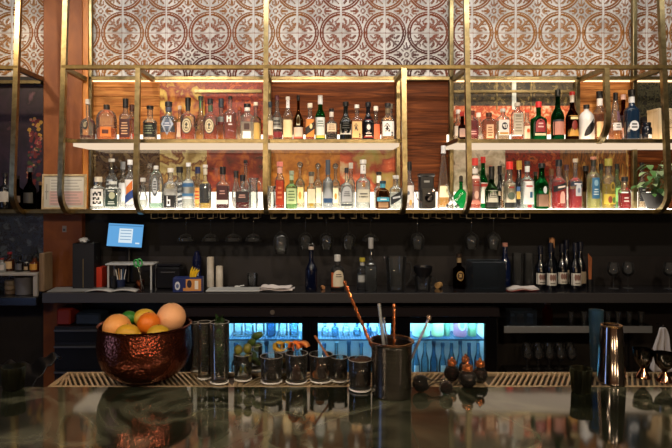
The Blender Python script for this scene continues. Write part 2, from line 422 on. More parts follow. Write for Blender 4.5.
mirror_panel(160, 205, 78, 148, [(.3, '#c8a83a'), (.45, '#b8742a'), (.55, '#7c1f12'), (.62, '#c9a94e'), (.8, '#e0c070')], .12, 9)
mirror_panel(205, 270, 78, 148, [(.35, '#54100a'), (.46, '#98300f'), (.54, '#6c180a'), (.62, '#c05a20'), (.75, '#7a2410')], .1, 22)
mirror_panel(450.5, 577, 78, 148, [(.38, '#15130b'), (.48, '#4f4226'), (.54, '#1f1c10'), (.62, '#8a7848'), (.75, '#2a2416')], .15, 24)
mirror_panel(632, 690, 78, 148, [(.35, '#12130d'), (.5, '#3b3a26'), (.7, '#1c1c12')], .2, 40)
mirror_panel(90, 160, 148, 213, [(.35, '#2a1a10'), (.47, '#5e4a2e'), (.55, '#3a2114'), (.65, '#8b7a58'), (.8, '#4c2016')], .25, 12)
mirror_panel(160, 207, 148, 213, [(.35, '#8a7340'), (.47, '#c5b77e'), (.52, '#5e1f10'), (.58, '#b89a58'), (.75, '#d8c490')], .2, 8)
mirror_panel(207, 268, 148, 213, [(.3, '#3e0c06'), (.5, '#7a1d0c'), (.62, '#a8551c'), (.75, '#4a1008')], .2, 12)
mirror_panel(268, 340, 148, 213, [(.3, '#8a4a10'), (.48, '#c07a22'), (.56, '#9a5a16'), (.66, '#d2983e'), (.8, '#6a3210')], .15, 8)
mirror_panel(340, 397, 148, 213, [(.3, '#8f8a40'), (.42, '#a07a3c'), (.5, '#90321a'), (.6, '#c4552a'), (.7, '#e0c9a0'), (.85, '#8a2a10')], .12, 6)
mirror_panel(450.5, 505, 148, 213, [(.3, '#2c2a1c'), (.45, '#b7ad94'), (.55, '#ded6c2'), (.62, '#4b4028'), (.8, '#c9bfa2')], .15, 7)
mirror_panel(505, 560, 148, 213, [(.35, '#3a0a06'), (.46, '#8a2410'), (.54, '#5c140a'), (.62, '#a8502a'), (.75, '#3c2014')], .12, 20)
mirror_panel(560, 628, 148, 213, [(.35, '#3a1c0a'), (.46, '#8a5420'), (.54, '#4a2610'), (.62, '#b08440'), (.75, '#5a2c12')], .15, 14, scale=(3, 1, .6))
# brighter orange foot of the reflection painted into the mirror behind the right rack, upper tier
mirror_panel(452, 577, 106, 148, [(.35, '#e0c0a0'), (.45, '#c86a3a'), (.55, '#a8381c'), (.62, '#c87a48'), (.75, '#e8d0b0')], .12, 22)
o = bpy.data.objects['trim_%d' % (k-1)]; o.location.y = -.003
# thin brass glazing bars on the mirrors, plus one painted-in bright reflection
mb = MB()
for (a, b_, c_, d_) in ((452, 577, 90.5, 93), (195, 262, 90, 93)):
    mb.box(X(a, WY), X(b_, WY), WY-.022, WY-.006, Z(d_, WY), Z(c_, WY))
mb.box(X(511.5, WY), X(515.5, WY), WY-.016, WY-.006, Z(110, WY), Z(82, WY), 1)  # pale upright painting a bright streak reflected in the mirror
mb.box(X(496, WY), X(497, WY), WY-.012, WY-.006, Z(110, WY), Z(82, WY))
mb.box(X(530, WY), X(531, WY), WY-.012, WY-.006, Z(110, WY), Z(82, WY))
struct(mb.build(f'trim_{k}', [BRASS, pbr('#c9d3cc', .3)], smooth=False)); k += 1
# pillar and oak edge on the left
struct(box('trim_%d' % k, X(43.5, 4.2), X(82, 4.2), 4.2, WY, 0, 3.4, PILLAR)); k += 1
struct(box('trim_%d' % k, X(82, 4.22), X(88.5, 4.22), 4.21, WY, Z(213, 4.2), 3.4, OAK)); k += 1
# black wall band under the shelf with grey splashback below
struct(box('trim_%d' % k, X(85, WY), 3.6, WY-.012, WY-.0005, Z(256, WY), Z(213.5, WY), pbr('#060506', .8))); k += 1
struct(box('trim_%d' % k, X(85, WY), 3.6, WY-.010, WY-.0005, .6, Z(256, WY), ramp_mat('grey_splashback', 'noise', [(0.3, '#0d0b0c'), (0.7, '#1f1b1c')], (1, 1, 1), 7, rough=.55))); k += 1
# left bay: painted dark mirror above the shelf, etched mirror below
mirror_panel(-60, 43.5, 81, 213, [(.3, '#120c12'), (.5, '#2a1a26'), (.6, '#170f16'), (.72, '#6a4650'), (.85, '#8a5a4a')], .06, 9)
mirror_panel(-60, 43.5, 216, 300, [(.35, '#10151a'), (.5, '#2a3840'), (.56, '#161c22'), (.66, '#5e6c72'), (.8, '#1c2328')], .2, 16)
mb = MB(); rnd = random.Random(3)
for i in range(90):
    t = rnd.random(); cx = 30+rnd.random()*12-2*t; cy = 118+t*66; r = rnd.uniform(.006, .017)
    col = rnd.choice([0, 0, 1, 1, 2, 3]) if t < .3 else rnd.choice([1, 1, 2, 3, 4])
    z_, x_ = Z(cy, WY), X(cx, WY); n = 9
    vs = [(x_+r*math.cos(2*PI*j/n)*(1+.25*math.sin(3*j)), WY-.0075-.0002*i/34, z_+r*math.sin(2*PI*j/n)) for j in range(n)]
    mb.add(vs, [tuple(range(n-1, -1, -1))], col)
struct(mb.build('trim_%d' % k, [pbr('#a07a2a', .6), pbr('#5e1618', .6), pbr('#7a2a34', .6), pbr('#9a6a50', .6), pbr('#2c3820', .6)], smooth=False)); k += 1

# ------------------------------------------------------------------ brass racks and lit shelves
FY = 3.80; SE = 3.93
Z_LO, Z_UP = Z(209.5, SE), Z(139, SE)
def fy(z): return FY + (z-1.6)*.065
rack = thing('bar_rack', (0, 0, 0), 'long brass framed rack over the back counter with two lit bottle shelves', 'shelving')
def post(px, py_ref, bottom='lo', top=3.4, m=BRASS, w_=.019):
    d0 = fy(Z(py_ref, 3.82)); x = X(px, d0)
    zb = (Z_LO if bottom == 'lo' else Z_UP) - .02
    R = .15; pts = [(x, fy(top), top)]
    nz = 6
    for i in range(1, nz+1):
        z = top + (zb+R-top)*i/nz; pts.append((x, fy(z), z))
    y0 = fy(zb+R)
    for i in range(1, 10):
        a = PI/2*i/9; pts.append((x, y0+R*(1-math.cos(a)), zb+R-R*math.sin(a)))
    MB().tube(pts, w_, 4, square=True).build('post', m, rack, ang=25)
for px, ref, bt, tp in ((64, 70, 'lo', 3.4), (17, 60, 'lo', 3.4), (137.5, 110, 'lo', 2.49), (266, 60, 'lo', 3.4), (404, 110, 'lo', 2.49),
                        (467, 60, 'lo', 3.4), (606.5, 90, 'up', 2.49), (663, 60, 'lo', 3.4)):
    post(px, ref, bt, tp, w_=.0165)
zt = Z(68.5, fy(2.45)); yt = fy(zt)
def rail(name, x0, x1, y, z, h=.0145, dpt=.0165, m=BRASS): return box(name, x0, x1, y-dpt, y+dpt, z-h, z+h, DARKBRASS if name == 'top_rail' else m, rack, bev=.003)  # top rails get darker brass, painting in the dark room they reflect
rail('top_rail', X(62, yt), X(700, yt), yt, zt+.008)
rail('top_rail', X(-60, yt), X(19, yt), yt, zt+.004)
zbk = Z(78.5, WY-.03)
rail('wall_rail', X(88, WY), X(700, WY), WY-.03, zbk, .014, .02)
rail('wall_rail', X(-60, WY), X(44, WY), WY-.03, zbk-.03, .014, .02)
for px in (64, 137.5, 266, 404, 467, 606.5, 663):
    x = X(px, yt); MB().tube([(x, yt+.02, zt), (x, WY-.04, zt)], .016, 4, square=True).build('cross_bar', BRASS, rack)
x = X(17, yt); MB().tube([(x, yt+.02, zt), (x, WY-.04, zt)], .016, 4, square=True).build('cross_bar', BRASS, rack)
for px, z0_, z1_ in ((90.5, Z_LO, 3.4), (269, Z_LO, 2.49), (398, Z_LO, 2.49), (451, Z_LO, 3.4), (577, Z_UP, 2.49), (634, Z_LO, 3.4)):
    x = X(px, WY-.03); box('back_post', x-.016, x+.016, WY-.05, WY-.012, z0_-.03, z1_, BRASS, rack, bev=.003)
# LED strip tucked under the wall rail
MB().box(X(90, WY), X(400, WY), WY-.028, WY-.012, zbk-.022, zbk-.015).box(X(452, WY), X(690, WY), WY-.028, WY-.012, zbk-.022, zbk-.015).build('led_or_added_glow', emit('#ffd09a', 3.0), rack)
# upper shelf segments
def shelf(x0, x1, ztop, lower):
    h = .028
    box('led_or_added_glow', x0+.02, x1-.02, WY-.022, WY-.013, ztop, ztop+(.125 if lower else .065), ADDED_GLOW, rack)  # glowing upstand added for the shelf glow mirrored behind the bottles
    box('shelf_edge', x0, x1, SE, SE+.012, ztop-h, ztop, BRASS if not lower else DARKBRASS, rack, bev=.002)
    if lower:
        box('shelf_tray', x0, x1, SE+.0125, WY-.013, ztop-h, ztop-.010, BLACK, rack)
        box('lit_panel', x0+.01, x1-.01, SE+.02, WY-.013, ztop-.0098, ztop-.001, GLOW_LOW, rack)
    else:
        box('lit_panel', x0+.01, x1-.01, SE+.02, WY-.013, ztop-.012, ztop-.001, GLOW, rack)
        box('diffuser', x0+.01, x1-.01, SE+.02, WY-.013, ztop-.050, ztop-.0125, GLOW_UNDER, rack)
        [box('side_bar', q, q+.0095, FY+.05, WY-.013, ztop-h, ztop, BRASS, rack) for q in (x0, x1-.0095)]
shelf(X(64, fy(2.0)), X(401, SE), Z_UP, False)
shelf(X(455, SE), X(700, SE), Z_UP, False)
shelf(X(87, SE), X(700, SE), Z_LO, True)
box('shelf_edge', X(-60, SE), X(87, SE), SE, WY-.013 if 0 else 4.19, Z_LO-.028, Z_LO, DARKBRASS, rack, bev=.002)
# the left bay's dim upper glass shelf
#EOF_STRUCT

# ------------------------------------------------------------------ bottles
def bprof(style, s, nr, lo=0.0):
    if style == 'std': return [(0, .9), (.012, .98), (.03, 1), (s-.05, 1), (s-.02, .96), (s+.01, .84), (s+.035, .62), (s+.055, (.62+nr)/2*.8+nr*.2), (s+.08, nr*1.08), (s+.11, nr), (.955, nr), (.96, nr*1.2), (.985, nr*1.2), (1, nr*1.1)]
    if style == 'slope': return [(0, .9), (.012, .98), (.03, 1), (s-.04, 1), (s, .95), (s+.05, .78), (s+.10, .58), (s+.15, (.5+nr)/2), (s+.20, nr*1.12), (s+.26, nr), (.955, nr), (.96, nr*1.2), (.985, nr*1.2), (1, nr*1.1)]
    if style == 'cone': return [(0, .95), (.02, 1), (.15, .97), (.4, .78), (.6, .56), (.75, .42), (.85, nr), (.96, nr), (.965, nr*1.15), (1, nr*1.15)]
    if style == 'flask': return [(0, .35), (.02, .5), (.08, .78), (s*.45, .98), (s*.6, 1), (s*.8, .93), (s*.95, .7), (s+.06, nr*1.4), (s+.1, nr), (.95, nr), (.96, nr*1.3), (1, nr*1.2)]
    if style == 'arch': return [(0, .92), (.02, 1), (s-.28, 1), (s-.18, .95), (s-.1, .82), (s-.04, .62), (s, nr*1.3), (s+.03, nr), (.95, nr), (.96, nr*1.2), (1, nr*1.1)]
    if style == 'jug': return [(0, .85), (.02, .95), (.06, 1), (s-.12, 1), (s-.05, .9), (s, .7), (s+.05, nr*1.2), (s+.07, nr), (.95, nr), (.96, nr*1.15), (1, nr*1.1)]
def label_mesh(mb, rfun, n, dr, H, items, mats):
    """items: (kind, colour, a centre, a half, z0, z1[, rows]); a in units of half the body width"""
    def strip(mi, a0, a1, zlo, zhi, off, ns):
        vs = []; fs = []
        for i in range(ns+1):
            a = a0+(a1-a0)*i/ns; t = i/ns
            for zf in (zlo(t), zhi(t)):
                zz = zf*H; r = rfun(zf); aa = max(-.97, min(.97, a)); dep = r*dr*(1-abs(aa)**n)**(1/n)
                vs.append((aa*r, -dep-off, zz))
        for i in range(ns): fs.append((2*i, 2*i+2, 2*i+3, 2*i+1))
        mb.add(vs, fs, mi)
    for li, it in enumerate(items):
        kind, col, ac, ah, z0, z1 = it[:6]; off = .0008+.0005*li
        if col not in mats: mats.append(col)
        mi = mats.index(col); zm, zh = (z0+z1)/2, (z1-z0)/2
        a0, a1 = ac-ah, ac+ah
        if kind == 'r': strip(mi, a0, a1, lambda t: z0, lambda t: z1, off, 8)
        elif kind == 'o':
            g = lambda t: math.sqrt(max(0, 1-(2*t-1)**2))
            strip(mi, a0, a1, lambda t: zm-zh*g(t), lambda t: zm+zh*g(t), off, 12)
        elif kind == 'd':
            g = lambda t: 1-abs(2*t-1)
            strip(mi, a0, a1, lambda t: zm-zh*g(t), lambda t: zm+zh*g(t), off, 8)
        elif kind == 'a':     # arched top
            g = lambda t: math.sqrt(max(0, 1-(2*t-1)**2))
            strip(mi, a0, a1, lambda t: z0, lambda t: z0+(z1-z0)*(.6+.4*g(t)), off, 12)
        elif kind == 's':     # slanted
            strip(mi, a0, a1, lambda t: z0+(z1-z0)*.45*t, lambda t: z0+(z1-z0)*(.55+.45*t), off, 8)
        elif kind == 'f':     # leaf
            strip(mi, a0, a1, lambda t: z0+(z1-z0)*(.55*t*t), lambda t: z0+(z1-z0)*(.1+.9*t**.6 if t < .85 else .1+.9*t**.6-(t-.85)*2.4), off, 12)
        elif kind == 't':     # lines of small print
            nl = it[6]
            for j in range(nl):
                zc = z1-(z1-z0)*(j+.5)/nl; hh = (z1-z0)/nl*.22
                q = .75+.25*((j*7) % 3)/2
                strip(mi, ac-ah*q, ac+ah*q, lambda t: zc-hh, lambda t: zc+hh, off, 4)
        elif kind == 'p':     # a mark drawn in small strokes
            rows = it[6]; nr_ = len(rows)
            for j, row in enumerate(rows):
                i = 0
                while i < len(row):
                    if row[i] == '#':
                        e = i
                        while e < len(row) and row[e] == '#': e += 1
                        za = z1-(z1-z0)*(j+1)/nr_; zb = z1-(z1-z0)*j/nr_
                        strip(mi, a0+(a1-a0)*i/len(row), a0+(a1-a0)*e/len(row), lambda t: za, lambda t: zb, off, max(1, e-i))
                        i = e
                    else: i += 1
def bottle_parts(root, H, r, style='std', s=.62, nr=.3, glass='clear', liq=None, fill=.5, cap=('#15151a', .1), foil=None, n=2.0, dr=1.0, labels=(), ball=False, seg=24, inner=True):
    pr = bprof(style, s, nr)
    zs = [p[0] for p in pr]; rs = [p[1]*r for p in pr]
    def rfun(z): return float(np.interp(z, zs, rs))
    nf = (lambda z: n if z < s*H else 2+(n-2)*max(0, 1-(z-s*H)/(.1*H)))
    df = (lambda z: dr if z < s*H else dr+(1-dr)*min(1, (z-s*H)/(.12*H)))
    g = MB(); g.lathe([(z*H, q) for z, q in zip(zs, rs)], seg, n=nf, dr=df)
    if glass == 'clear': gm = THIN
    elif glass == 'bar': gm = THIN_BAR
    elif glass.startswith('solid'): gm = pbr(glass[5:], .12, coat=.3)
    elif glass.startswith('tint'): gm = thin_glass(glass[4:], glass[4:], .15)
    else: gm = refr(glass, 1.42, 0.0, .18)
    g.build('glass_body', gm, root)
    if liq and inner:
        f = min(fill, s+.02); k = .90
        pz = [z for z in zs if z < f]; P = [(max(.018, z)*H if z < .018 else z*H, rfun(max(z, .012))*k) for z in pz if z >= .012]
        P = [(.02*H, rfun(.02)*k*.96)] + [q for q in P if q[0] > .022*H] + [(f*H, rfun(f)*k)]
        l = MB(); l.lathe(P, seg, n=nf, dr=df); l.build('liquid', refr(liq), root)
    if cap:
        c, ch = cap; m_ = pbr(c, .35); cb = MB()
        if ball: cb.ball((0, 0, H*(1-ch*.45)), max(nr*r*1.35, ch*H*.5), 14); mm = THIN
        else: cb.lathe([(H*(1-ch), nr*r*1.22), (H*(1-ch)+.001, nr*r*1.28), (H*.998, nr*r*1.28), (H*1.004, nr*r*1.15)], 16)
        cb.build('cap', THIN if ball else m_, root)
    if foil:
        c, f0, f1 = foil; fb = MB()
        fb.lathe([(f0*H, rfun(f0)*1.04), ((f0+f1)/2*H, rfun((f0+f1)/2)*1.06), (f1*H, rfun(f1)*1.05)], 16, capb=False, capt=False); fb.build('neck_wrap', pbr(c, .45), root)
    if labels:
        lb = MB(); mats = []; label_mesh(lb, rfun, n, dr, H, labels, mats)
        lb.build('label', [pbr(c, .5) for c in mats], root, ang=60)
def bottle(px, top, wpx, row, label, base=209.5, group='bottles on the lower lit shelf', zb=None, name='liquor_bottle', y=None, rz=0, cat='bottle', ring=.93, **kw):
    r0 = wpx/2/FOC*4.03
    dr = kw.get('dr', 1.0)
    if y is None: y = SE+.055+r0*dr if row == 0 else WY-.03-r0*dr
    d = y-r0*dr
    zb = zb if zb is not None else Z(base, SE)
    r = wpx/2/FOC*(y-.3*r0); x = X(px, y-.3*r0)
    H = Z(top, y)-zb
    t = thing(name, (x, y, zb+.0005), label, cat, group, rz)
    bottle_parts(t, H, r, **kw); return t
UP = dict(base=139, zb=Z_UP, group='bottles on the upper lit shelf')
LO = dict(zb=Z_LO, group='bottles on the lower lit shelf')
AMB, AMB2, RED, GOLD, PALE, WATER = '#e08a2c', '#d8721e', '#a01810', '#e0a040', '#f0d898', '#f6f8f4'
K, W_, CR = '#141416', '#ece8de', '#e4d8bc'
SQ = dict(n=5.0, dr=.62)
def U(px, top, w_, row, label, **kw): return bottle(px, top, w_, row, label, **{**UP, **kw})
def L(px, top, w_, row, label, **kw): return bottle(px, top, w_, row, label, **{**LO, **kw})

# upper shelf, left rack
U(87, 99.5, 15, 0, 'slender necked clear decanter bottle, first on the upper shelf at far left', style='jug', s=.5, nr=.26, liq='#8a2a18', fill=.12, cap=('#c9c4bc', .12), labels=[('o', '#2a241e', 0, .4, .24, .5), ('o', '#a89878', 0, .22, .3, .44)])
U(105.5, 105, 20, 0, 'wide bell shaped bottle with a small square amber label and dark stopper', style='arch', s=.86, nr=.24, liq=AMB, fill=.34, cap=('#2a2420', .13), labels=[('r', '#c8702a', .2, .5, .1, .36), ('r', '#4a1c0c', .2, .3, .17, .28)])
U(125, 99, 12, 0, 'tall square shouldered whiskey bottle with dark label and black cap beside the bell shaped bottle', s=.6, nr=.36, liq=AMB, fill=.5, cap=(K, .22), **SQ, labels=[('r', '#3a0f0c', 0, .85, .06, .5), ('t', '#c9a07a', 0, .6, .12, .44, 5)])
U(131.5, 105, 11, 1, 'stout bottle with a red label and white star, right behind the dark labelled one', s=.62, nr=.36, liq=AMB2, fill=.6, cap=('#3a1a10', .17), labels=[('r', '#a8321c', 0, .9, .15, .62), ('o', '#e8d8c0', 0, .2, .34, .44)])
U(149.5, 106, 14, 0, 'clear bottle with a large black label just right of the second brass post', s=.56, nr=.38, liq='#e8ddd0', fill=.3, cap=(K, .1), labels=[('r', '#101210', 0, .93, .08, .5), ('t', '#7c8a70', 0, .7, .16, .44, 4)])
U(168, 102, 16, 0, 'bottle with a large blue grey diamond label and black stopper', s=.6, nr=.36, liq=GOLD, fill=.5, cap=('#22252c', .12), foil=('#4a5060', .74, .86), n=3, dr=.8, labels=[('r', '#3f4a5a', 0, .92, .2, .62), ('d', '#aeb6c2', 0, .78, .12, .7), ('d', '#5a6880', 0, .5, .24, .56), ('t', '#d8dce4', 0, .4, .34, .46, 2)])
U(179.5, 106, 8, 1, 'narrow bottle with pinkish white label between diamond and round labels', s=.6, nr=.36, liq='#e8b090', fill=.4, cap=('#c9b8a8', .1), labels=[('r', '#e4c0b4', 0, .85, .15, .55)])
def oval_label(px): return [('o', '#3a3020', 0, .72, .14, .52), ('o', '#cfc09a', 0, .62, .165, .495), ('o', '#3a3020', 0, .48, .205, .455), ('o', '#cfc09a', 0, .42, .22, .44), ('p', '#2a2218', 0, .2, .26, .40, ['.##.', '####', '.##.', '.#..', '####'])]
U(187.5, 98, 14.5, 0, 'amber bottle with round cream seal label and long black stopper, left of the pair', s=.58, nr=.3, liq=AMB2, fill=.3, cap=('#1d1c1a', .2), foil=('#2b2b28', .7, .8), labels=oval_label(0), n=2.6)
U(200.5, 96.5, 11, 1, 'clear sloping bottle with green striped neck between the two round seal labels', style='slope', s=.46, nr=.36, liq='#e8b468', fill=.25, cap=('#23302a', .09), labels=[('r', '#3f7a4a', 0, .4, .74, .9)])
U(210, 99, 14, 0, 'amber bottle with a round cream seal label and green neck wrap, right of the pair', s=.58, nr=.32, liq=AMB2, fill=.36, cap=('#20242a', .12), foil=('#486048', .7, .84), labels=oval_label(0), n=2.6)
U(221, 99, 10, 1, 'whiskey bottle with dark blue cap and narrow maroon band behind the lettered flask', s=.56, nr=.42, liq=AMB, fill=.42, cap=('#27303a', .2), labels=[('r', '#b8c0c4', 0, .9, .44, .58), ('r', '#5a1a14', 0, .9, .4, .46)])
U(230, 96.5, 13, 0, 'tall amber bottle with white letter H printed on the glass', s=.62, nr=.28, liq=AMB2, fill=.6, cap=(K, .06), n=3.4, dr=.75, labels=[('p', '#f2e6d4', -.1, .35, .4, .55, ['#.#', '###', '#.#', '#.#']), ('t', '#f2e6d4', .1, .4, .32, .38, 1)])
U(239.5, 107, 7, 1, 'small narrow cream topped bottle tucked behind the letter H bottle', s=.58, nr=.4, liq='#e8c8a8', fill=.45, cap=('#8a4a2a', .1))
U(247, 104, 13.5, 0, 'clear gin bottle with small black label, white base and black cap', s=.66, nr=.4, liq=WATER, fill=.5, cap=(K, .1), foil=('#e8e4dc', .8, .9), **SQ, labels=[('r', '#3a1e18', 0, .4, .28, .45), ('r', '#f4f0ea', 0, .6, .04, .24)])
U(255.5, 102.5, 11, 1, 'clear bottle with an olive gold label half hidden by the gin bottle', s=.6, nr=.32, liq='#c8b070', fill=.42, cap=('#d8d0c0', .08), labels=[('r', '#b39a58', 0, .95, .08, .48)])
# upper shelf, middle
U(270, 102, 7, 0, 'narrow bottle with blue neck label just right of the middle brass post', s=.6, nr=.42, liq='#e8a040', fill=.4, cap=('#2c3a44', .14), labels=[('r', '#d8c8a8', 0, .85, .12, .5)])
U(277, 95.6, 11, 1, 'tall rye bottle with grey label over a dark red band and plum cap', style='slope', s=.5, nr=.3, liq='#6a1c14', fill=.3, cap=('#4a1c28', .1), labels=[('r', '#b9bcbc', 0, .9, .28, .52), ('t', '#3a3a3c', 0, .7, .34, .48, 2), ('r', '#6a1420', 0, .92, .1, .22)])
U(287.8, 97, 10, 0, 'round topped whisky bottle with amber bulb and pale yellow body', style='slope', s=.56, nr=.32, liq='#f0c070', fill=.68, cap=('#f0ece4', .07), foil=('#e9e7e4', .74, .92), labels=[('r', '#f2dca8', 0, .9, .06, .46), ('p', '#2c2c2c', 0, .12, .8, .9, ['##', '.#', '##'])])
U(298.3, 95.6, 10.3, 0, 'dark brown squat bottle with small cream shield label and round black stopper', style='slope', s=.46, nr=.26, glass='#5c431f', cap=('#15120e', .12), labels=[('r', '#d6c4b0', 0, .9, .04, .28), ('r', '#b85a4a', 0, .9, .03, .07), ('a', '#cfc4a0', 0, .34, .32, .56)])
U(310, 103.5, 9.6, 0, 'small orange bourbon bottle with a black wave across its label', s=.58, nr=.4, liq='#d86a1a', fill=.58, cap=('#e9dcc4', .12), **SQ, labels=[('r', '#e08a30', 0, .9, .08, .56), ('s', '#1c1410', 0, .9, .12, .5), ('o', '#f0d8a0', .2, .3, .3, .44)])
U(320.3, 95.6, 10, 0, 'green glass bottle with a white label and silver screw cap', style='slope', s=.56, nr=.38, glass='#1c7a3c', cap=('#dfe0dc', .2), labels=[('r', '#e4e8e4', 0, .92, .1, .5), ('t', '#5c7a64', 0, .7, .28, .44, 3), ('r', '#c8b84a', 0, .9, .04, .1)])
U(331.6, 109, 11.5, 0, 'short cream bottle with dark contents at the bottom beside the green bottle', style='std', s=.56, nr=.36, liq='#3a2418', fill=.2, cap=(K, .08), labels=[('r', '#e8d4b4', 0, .8, .26, .52), ('t', '#a88a6a', 0, .55, .3, .5, 3)], foil=('#e8dccc', .74, .9))
U(345.8, 102, 12.5, 0, 'black stout whiskey bottle with a white shield label', style='slope', s=.5, nr=.36, glass='solid#101412', cap=('#101010', .12), labels=[('a', '#cfcdc0', 0, .9, .14, .58), ('t', '#4a4a44', 0, .6, .28, .46, 3)])
KAN = ['..##..', '.#..#.', '#.##.#', '..##..', '.####.', '..##.#', '.#..##']
KAN2 = ['.#..', '####', '.#.#', '####']
U(357, 105, 10.5, 0, 'amber whisky bottle with white cap and brush written characters', s=.6, nr=.36, liq='#e8953c', fill=.58, cap=('#efeae0', .1), **SQ, labels=[('r', '#efc080', 0, .9, .06, .52), ('p', '#241c18', -.2, .4, .26, .46, KAN), ('p', '#241c18', .5, .15, .08, .2, KAN2)])
U(368.3, 102.5, 12, 0, 'black bottle with a red label and round black and white crest', style='slope', s=.5, nr=.36, glass='solid#0e1016', cap=('#12141c', .12), labels=[('r', '#9a2422', 0, .92, .06, .54), ('o', '#1a1414', 0, .5, .22, .44), ('o', '#e8e0d8', 0, .32, .26, .4), ('t', '#d8c0b0', 0, .6, .07, .2, 2)])
U(376, 106.5, 9, 1, 'small orange labelled bottle with white cap behind the red labelled one', s=.55, nr=.4, liq='#e87840', fill=.5, cap=('#e9e4da', .12), labels=[('r', '#e0704a', 0, .8, .1, .5)])
U(388, 103.5, 13, 0, 'clear whisky bottle with white label bearing a big black brush character', style='std', s=.58, nr=.36, liq='#f0c890', fill=.1, cap=('#1d1d20', .1), foil=('#6a5a40', .72, .86), n=3, labels=[('r', '#ecebe6', 0, .88, .1, .5), ('p', '#141414', -.2, .42, .22, .44, KAN), ('p', '#141414', .55, .14, .1, .24, KAN2)])
U(391, 104, 8, 1, 'glass stoppered bottle with dark side behind the brush character label', s=.6, nr=.36, liq='#d8b888', fill=.3, cap=('#6a6456', .12), labels=[('r', '#26282c', .5, .4, .05, .46)])
# upper shelf, right rack
U(458.5, 110, 9, 1, 'pale grey bottle with faded label at the left end of the right rack upper shelf', s=.6, nr=.4, liq='#d8c8b8', fill=.5, cap=('#d8d0cc', .12), labels=[('r', '#c9c4bc', 0, .9, .2, .5)])
U(462.5, 112, 8, 0, 'small dark bottle with bright red cap left of the brass post', s=.5, nr=.45, glass='#2c1410', cap=('#c83a30', .16), labels=[('r', '#c9a89a', 0, .8, .1, .4)])
U(472.5, 111, 13, 0, 'round shouldered bottle of deep red spirit with a dark pink label', style='jug', s=.72, nr=.34, liq='#b81c14', fill=.66, cap=('#5c2018', .14), labels=[('r', '#7a2a32', 0, .75, .12, .36), ('t', '#e8b8b0', 0, .55, .16, .32, 2)])
U(479, 113, 9, 1, 'round white stoppered bottle behind the deep red one', style='flask', s=.7, nr=.4, liq='#f0e4dc', fill=.5, cap=('#efe6dc', .14))
U(489.5, 113, 13, 0, 'square bottle of golden spirit with dark collar and tall cream label', s=.74, nr=.36, liq='#d88a38', fill=.72, cap=('#4a2414', .14), foil=('#5a2a16', .76, .82), **SQ, labels=[('r', '#e4b890', 0, .55, .06, .56), ('t', '#8a5a3a', 0, .4, .12, .5, 4)])
U(503.5, 109, 12, 0, 'clear square bottle with a round black emblem reading 43', s=.72, nr=.34, liq='#e8e0d0', fill=.6, cap=('#cfcac0', .1), **SQ, labels=[('r', '#d8d4cc', 0, .85, .14, .64), ('o', '#20242c', .1, .5, .32, .56), ('p', '#e8e4dc', .1, .3, .38, .5, ['#.#.##', '#.#..#', '###.##', '..#..#', '..#.##']), ('r', '#b88a3a', 0, .7, .18, .24)])
U(518, 103, 11.5, 0, 'tall square embossed clear bottle with a trace of amber at the bottom', s=.74, nr=.36, liq='#d8742c', fill=.1, cap=('#b8b0a0', .1), **SQ, labels=[('r', '#b9b09c', 0, .88, .14, .72), ('t', '#8a7f6a', 0, .6, .2, .68, 6)])
U(527.5, 110, 8, 1, 'narrow clear bottle with orange print between the embossed and the green bottle', s=.6, nr=.42, liq='#f0d8c8', fill=.5, cap=('#d04a30', .08), labels=[('r', '#d8c8b8', 0, .85, .12, .5), ('o', '#c85a30', 0, .4, .3, .42)])
U(539.5, 102, 15.5, 0, 'broad green herbal liqueur bottle with a dark red shield label and red cap', style='std', s=.56, nr=.3, glass='#126032', cap=('#c8282c', .15), n=2.6, dr=.75, labels=[('a', '#0e2a1a', 0, .85, .1, .6), ('a', '#8a1c24', 0, .62, .2, .54), ('t', '#d8a8a0', 0, .4, .3, .46, 2), ('r', '#c8bc9a', 0, .7, .11, .17)])
U(558.5, 90, 12.5, 0, 'tall dark green bottle with a dull pink label and black cap', style='slope', s=.5, nr=.34, glass='#0c4a28', cap=('#10140f', .13), labels=[('r', '#b07868', 0, .92, .1, .36), ('r', '#20262e', 0, .92, .36, .4)])
U(573, 92, 12.5, 0, 'dark brown amaro bottle with red cap and yellow picture label', style='slope', s=.5, nr=.32, glass='#2a130a', cap=('#b8201c', .07), foil=('#d0c8b8', .78, .93), labels=[('r', '#b88a3c', 0, .88, .08, .5), ('o', '#7a2418', 0, .45, .2, .4), ('r', '#e4d49c', 0, .6, .42, .47)])
U(587.5, 105, 15, 0, 'white bottle with a big black leaf shape and black cap', style='arch', s=.82, nr=.3, glass='solid#e4e2de', cap=('#161616', .12), labels=[('f', '#101216', .1, .75, .1, .64)])
U(600.5, 91.6, 11.5, 1, 'tall bottle with white neck label and amber lower half behind the curved post', s=.62, nr=.44, liq='#e09a50', fill=.56, cap=(K, .14), foil=('#e9e6e0', .72, .86), n=3, labels=[('r', '#ecc89a', 0, .85, .1, .4)])
U(616.5, 93, 13, 0, 'cone shaped clear bottle with pale label, black cap and low amber contents', style='cone', nr=.26, liq='#e0a050', fill=.24, cap=('#15151a', .16), labels=[('r', '#dedad4', 0, .75, .2, .36), ('r', '#6a4a5a', .2, .35, .4, .6), ('t', '#44403c', 0, .4, .24, .34, 2)])
U(624, 95, 9, 1, 'slim bottle with pale pink and dark purple label behind the cone bottle', s=.6, nr=.4, glass='#4a2030', cap=('#e0b8a8', .1), labels=[('r', '#d8a898', 0, .8, .1, .3), ('r', '#241420', 0, .9, .3, .56)])
U(632.7, 90, 13, 0, 'midnight blue bottle with white oval label and white neck band', s=.62, nr=.4, glass='solid#14283e', cap=(K, .12), foil=('#dfe2e4', .74, .86), n=4, dr=.8, labels=[('o', '#dfe4ea', 0, .72, .18, .38), ('t', '#26303e', 0, .5, .22, .34, 2)])
t = thing('tin_canister', (X(645.5, 4.2), 4.2, Z_UP+.0005), 'black cylindrical canister behind the small dark jar near the white box', 'canister')
